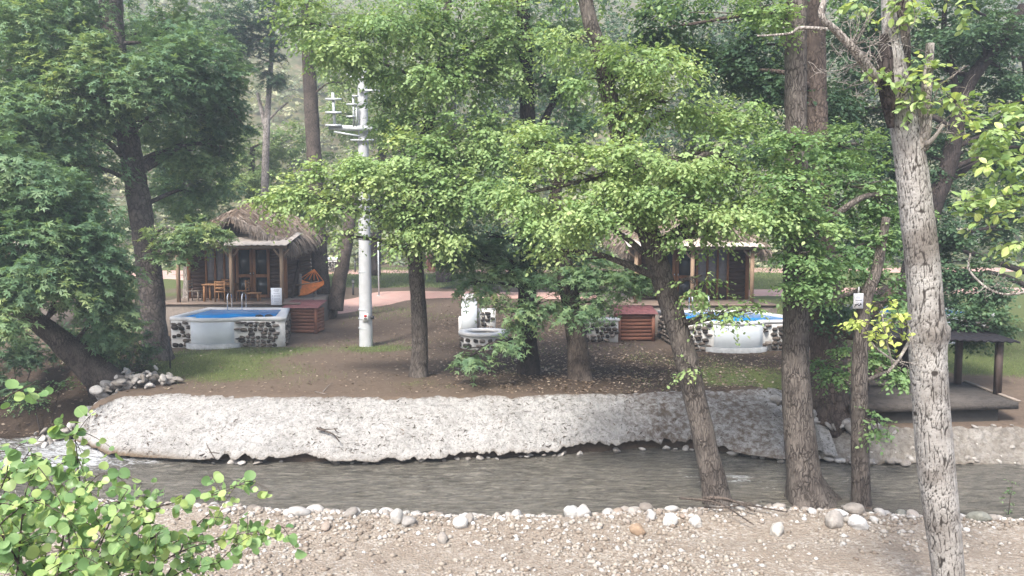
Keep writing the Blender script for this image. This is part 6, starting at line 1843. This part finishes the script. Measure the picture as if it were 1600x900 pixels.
    for i in order[:300]:
        bi = np.cross(nms[i], axs[i]); s = szs[i]
        o = link('leaf', LMs[rs.randint(4)], root)
        m = Matrix(((axs[i][0] * s, bi[0] * s, nms[i][0] * s, 0), (axs[i][1] * s, bi[1] * s, nms[i][1] * s, 0), (axs[i][2] * s, bi[2] * s, nms[i][2] * s, 0), (0, 0, 0, 1)))
        m.translation = Vector(pos[i] - b)
        o.matrix_local = m
    rest = order[300:]
    bi = np.cross(nms[rest], axs[rest])
    V = pos[rest][:, None] + szs[rest][:, None, None] * (T[None, :, 0:1] * axs[rest][:, None] + T[None, :, 1:2] * bi[:, None] + T[None, :, 2:3] * nms[rest][:, None])
    F = (Fk[None] + (np.arange(len(rest)) * len(T))[:, None, None]).reshape(-1, 3)
    part('leaf_mass', V.reshape(-1, 3), F, lms, root, True, {'v': ('FACE', np.repeat(rs.rand(len(rest)), len(Fk)))}, kind='stuff')
redbud()

# small weeds at the water's edge
def weed(px, py, Y, h, label, seed):
    rs_ = np.random.RandomState(seed)
    b = AT(px, py, Y)
    root = thing('young_weed', label, 'plant', tuple(b))
    V, F = tube(np.array([b, b + (0.02, 0, h * 0.5), b + (0.06, 0, h)]), np.array([0.008, 0.006, 0.003]), 5); part('stem', V, F, M_bark_grey, root)
    rows_ = [(*(b + np.array([0.03 * rs_.normal(), 0.03 * rs_.normal(), h * u])), 0.10, 0.08, 0.07, 14) for u in np.linspace(0.1, 0.95, 6)]
    V, F, v = foliage(rows_, 0.055, 'oval', seed, per=3, twig=0.08, sub=4); part('leaves', V, F, G_mid, root, False, {'v': ('FACE', v)}, kind='stuff')
weed(1575, 812, 13.5, 0.75, 'thin green weed at the near water edge on the right', 5)
weed(1385, 690, 16.6, 0.45, 'small leafy weed on the lower wall beside slim trunk', 6)

# ------------------------------------------------------------------ ground cover: grass, fallen leaves, hillside scrub
rs = np.random.RandomState(71)
n = 150000
gx_ = rs.uniform(-16, 24, n); gy_ = 18.6 + (rs.rand(n) ** 1.3) * 42
gm = mask_at(gx_, gy_, grass)
patch = fbm2(gx_ * 1.4, gy_ * 1.4, 3, 88)
keep = (rs.rand(n) < np.clip((gm - 0.12) * 1.5 + patch * 0.5 * (gm > 0.05), 0, 0.9)) & (gy_ > yt(gx_) + 0.1)
# not on the paved paths or under buildings
keep &= ~((gy_ > 25.8) & (gy_ < 36.5) & (((gx_ > -14) & (gx_ < -7.4)) | ((gx_ > 4.6) & (gx_ < 10.4)) | (gx_ < -15)))
keep &= ~((gy_ > 40.5) & (gy_ < 47.5))
gx_, gy_ = gx_[keep], gy_[keep]
n = len(gx_)
hz = H_far(gx_, gy_)
hh = rs.uniform(0.03, 0.10, n) * (1 + 0.03 * np.maximum(gy_ - 20, 0))
az = rs.rand(n) * 6.283; lean = rs.normal(size=(n, 2)) * 0.5
wd = np.stack([np.cos(az), np.sin(az), 0 * az], -1) * (0.006 + 0.0005 * np.maximum(gy_ - 18, 0))[:, None]
b0 = np.stack([gx_, gy_, hz - 0.01], -1)
tip = b0 + np.stack([lean[:, 0] * hh, lean[:, 1] * hh, hh], -1)
V = np.stack([b0 - wd, b0 + wd, tip], 1).reshape(-1, 3)
G_grass = leaf_mat('grass_blade', [(0.0, (0.06, 0.095, 0.025)), (0.5, (0.10, 0.14, 0.04)), (1, (0.19, 0.19, 0.08))], 0.3, 0.6, gain=0.8)
o = link('grass', mesh('grass', V, np.arange(3 * n).reshape(-1, 3), G_grass, False, {'v': ('FACE', np.clip(rs.normal(0.5, 0.22, n), 0, 1))}))
tag(o, 'thin patchy grass on the far bank and lawns', 'grass', None, 'stuff')
n = 32000
lx = np.where(rs.rand(n) < 0.12, rs.uniform(-16, -9.5, n), np.where(rs.rand(n) < 0.55, rs.normal(2.6, 4.0, n), rs.uniform(-9, 12, n))); ly = 18.7 + rs.rand(n) ** 1.2 * 24
keep = (ly > yt(lx) + 0.05) & (rs.rand(n) < 0.25 + 0.75 * mask_at(lx, ly, litter_shade)) & ~((ly > 25.8) & (((lx > -14) & (lx < -7.4)) | ((lx > 4.6) & (lx < 10.4))))
lx, ly = lx[keep], ly[keep]; n = len(lx)
ctr = np.stack([lx, ly, H_far(lx, ly) + 0.012], -1)
az = rs.rand(n) * 6.283
ax = norm(np.stack([np.cos(az), np.sin(az), rs.normal(size=n) * 0.25], -1)); bi = norm(np.cross(np.array([0, 0, 1.0]) + rs.normal(size=(n, 3)) * 0.3, ax))
s = rs.uniform(0.04, 0.11, n)[:, None, None]
T, F = LEAF_T['quad']
V = ctr[:, None] + s * (T[None, :, 0:1] * ax[:, None] + T[None, :, 1:2] * bi[:, None] * 1.2)
M_litter = leaf_mat('fallen_leaf', [(0.0, (0.06, 0.04, 0.03)), (0.45, (0.16, 0.11, 0.07)), (0.8, (0.21, 0.155, 0.11)), (1, (0.32, 0.26, 0.20))], 0.15, 0.7, gain=0.62)
o = link('fallen_leaves', mesh('fallen_leaves', V.reshape(-1, 3), (F[None] + (np.arange(n) * 4)[:, None, None]).reshape(-1, 4), M_litter, False, {'v': ('FACE', rs.rand(n) ** 1.2)}))
tag(o, 'dry fallen leaves scattered over the brown earth', 'leaves', None, 'stuff')

# hillside scrub: one far mass
rows_ = []
for k_ in range(1150):
    y = 64 + 105 * rs.rand() ** 1.5; x = rs.uniform(-0.85, 0.85) * y
    if abs(x / y + 0.36) < 0.035 and y < 84: continue
    r_ = rs.uniform(1.0, 2.8) * (0.7 + y / 140)
    rows_.append((x, y, float(H_far(x, y)) + r_ * 0.55, r_, r_, r_ * 0.95, 130, rs.normal() * 0.22))
V, F, v = foliage(rows_, 0.72, 'quad', 911, per=4, twig=0.9, sub=10, flat=1.0)
o = link('hillside_scrub', mesh('hillside_scrub', V, F, G_scrub, False, {'v': ('FACE', v)}))
tag(o, 'grey green scrub and trees covering the hillside behind', 'scrub', None, 'stuff')
# ------------------------------------------------------------------ thin haze over the valley
def haze(density):
    hb_ = MB().box(-310, 310, -310, 440, -3.0, 78)
    V, F = hb_.out()
    m = bpy.data.materials.new('valley_haze'); m.use_nodes = True
    nt2 = m.node_tree; nt2.nodes.clear()
    out = nt2.nodes.new('ShaderNodeOutputMaterial'); pv = nt2.nodes.new('ShaderNodeVolumePrincipled')
    pv.inputs['Color'].default_value = (0.80, 0.90, 1.0, 1)
    pv.inputs['Density'].default_value = density
    pv.inputs['Anisotropy'].default_value = 0.2
    nt2.links.new(pv.outputs[0], out.inputs['Volume'])
    o = link('haze', mesh('haze', V, F, m))
    o['kind'] = 'stuff'; o['label'] = 'thin pale haze filling the valley air'; o['category'] = 'haze'
haze(0.0025)
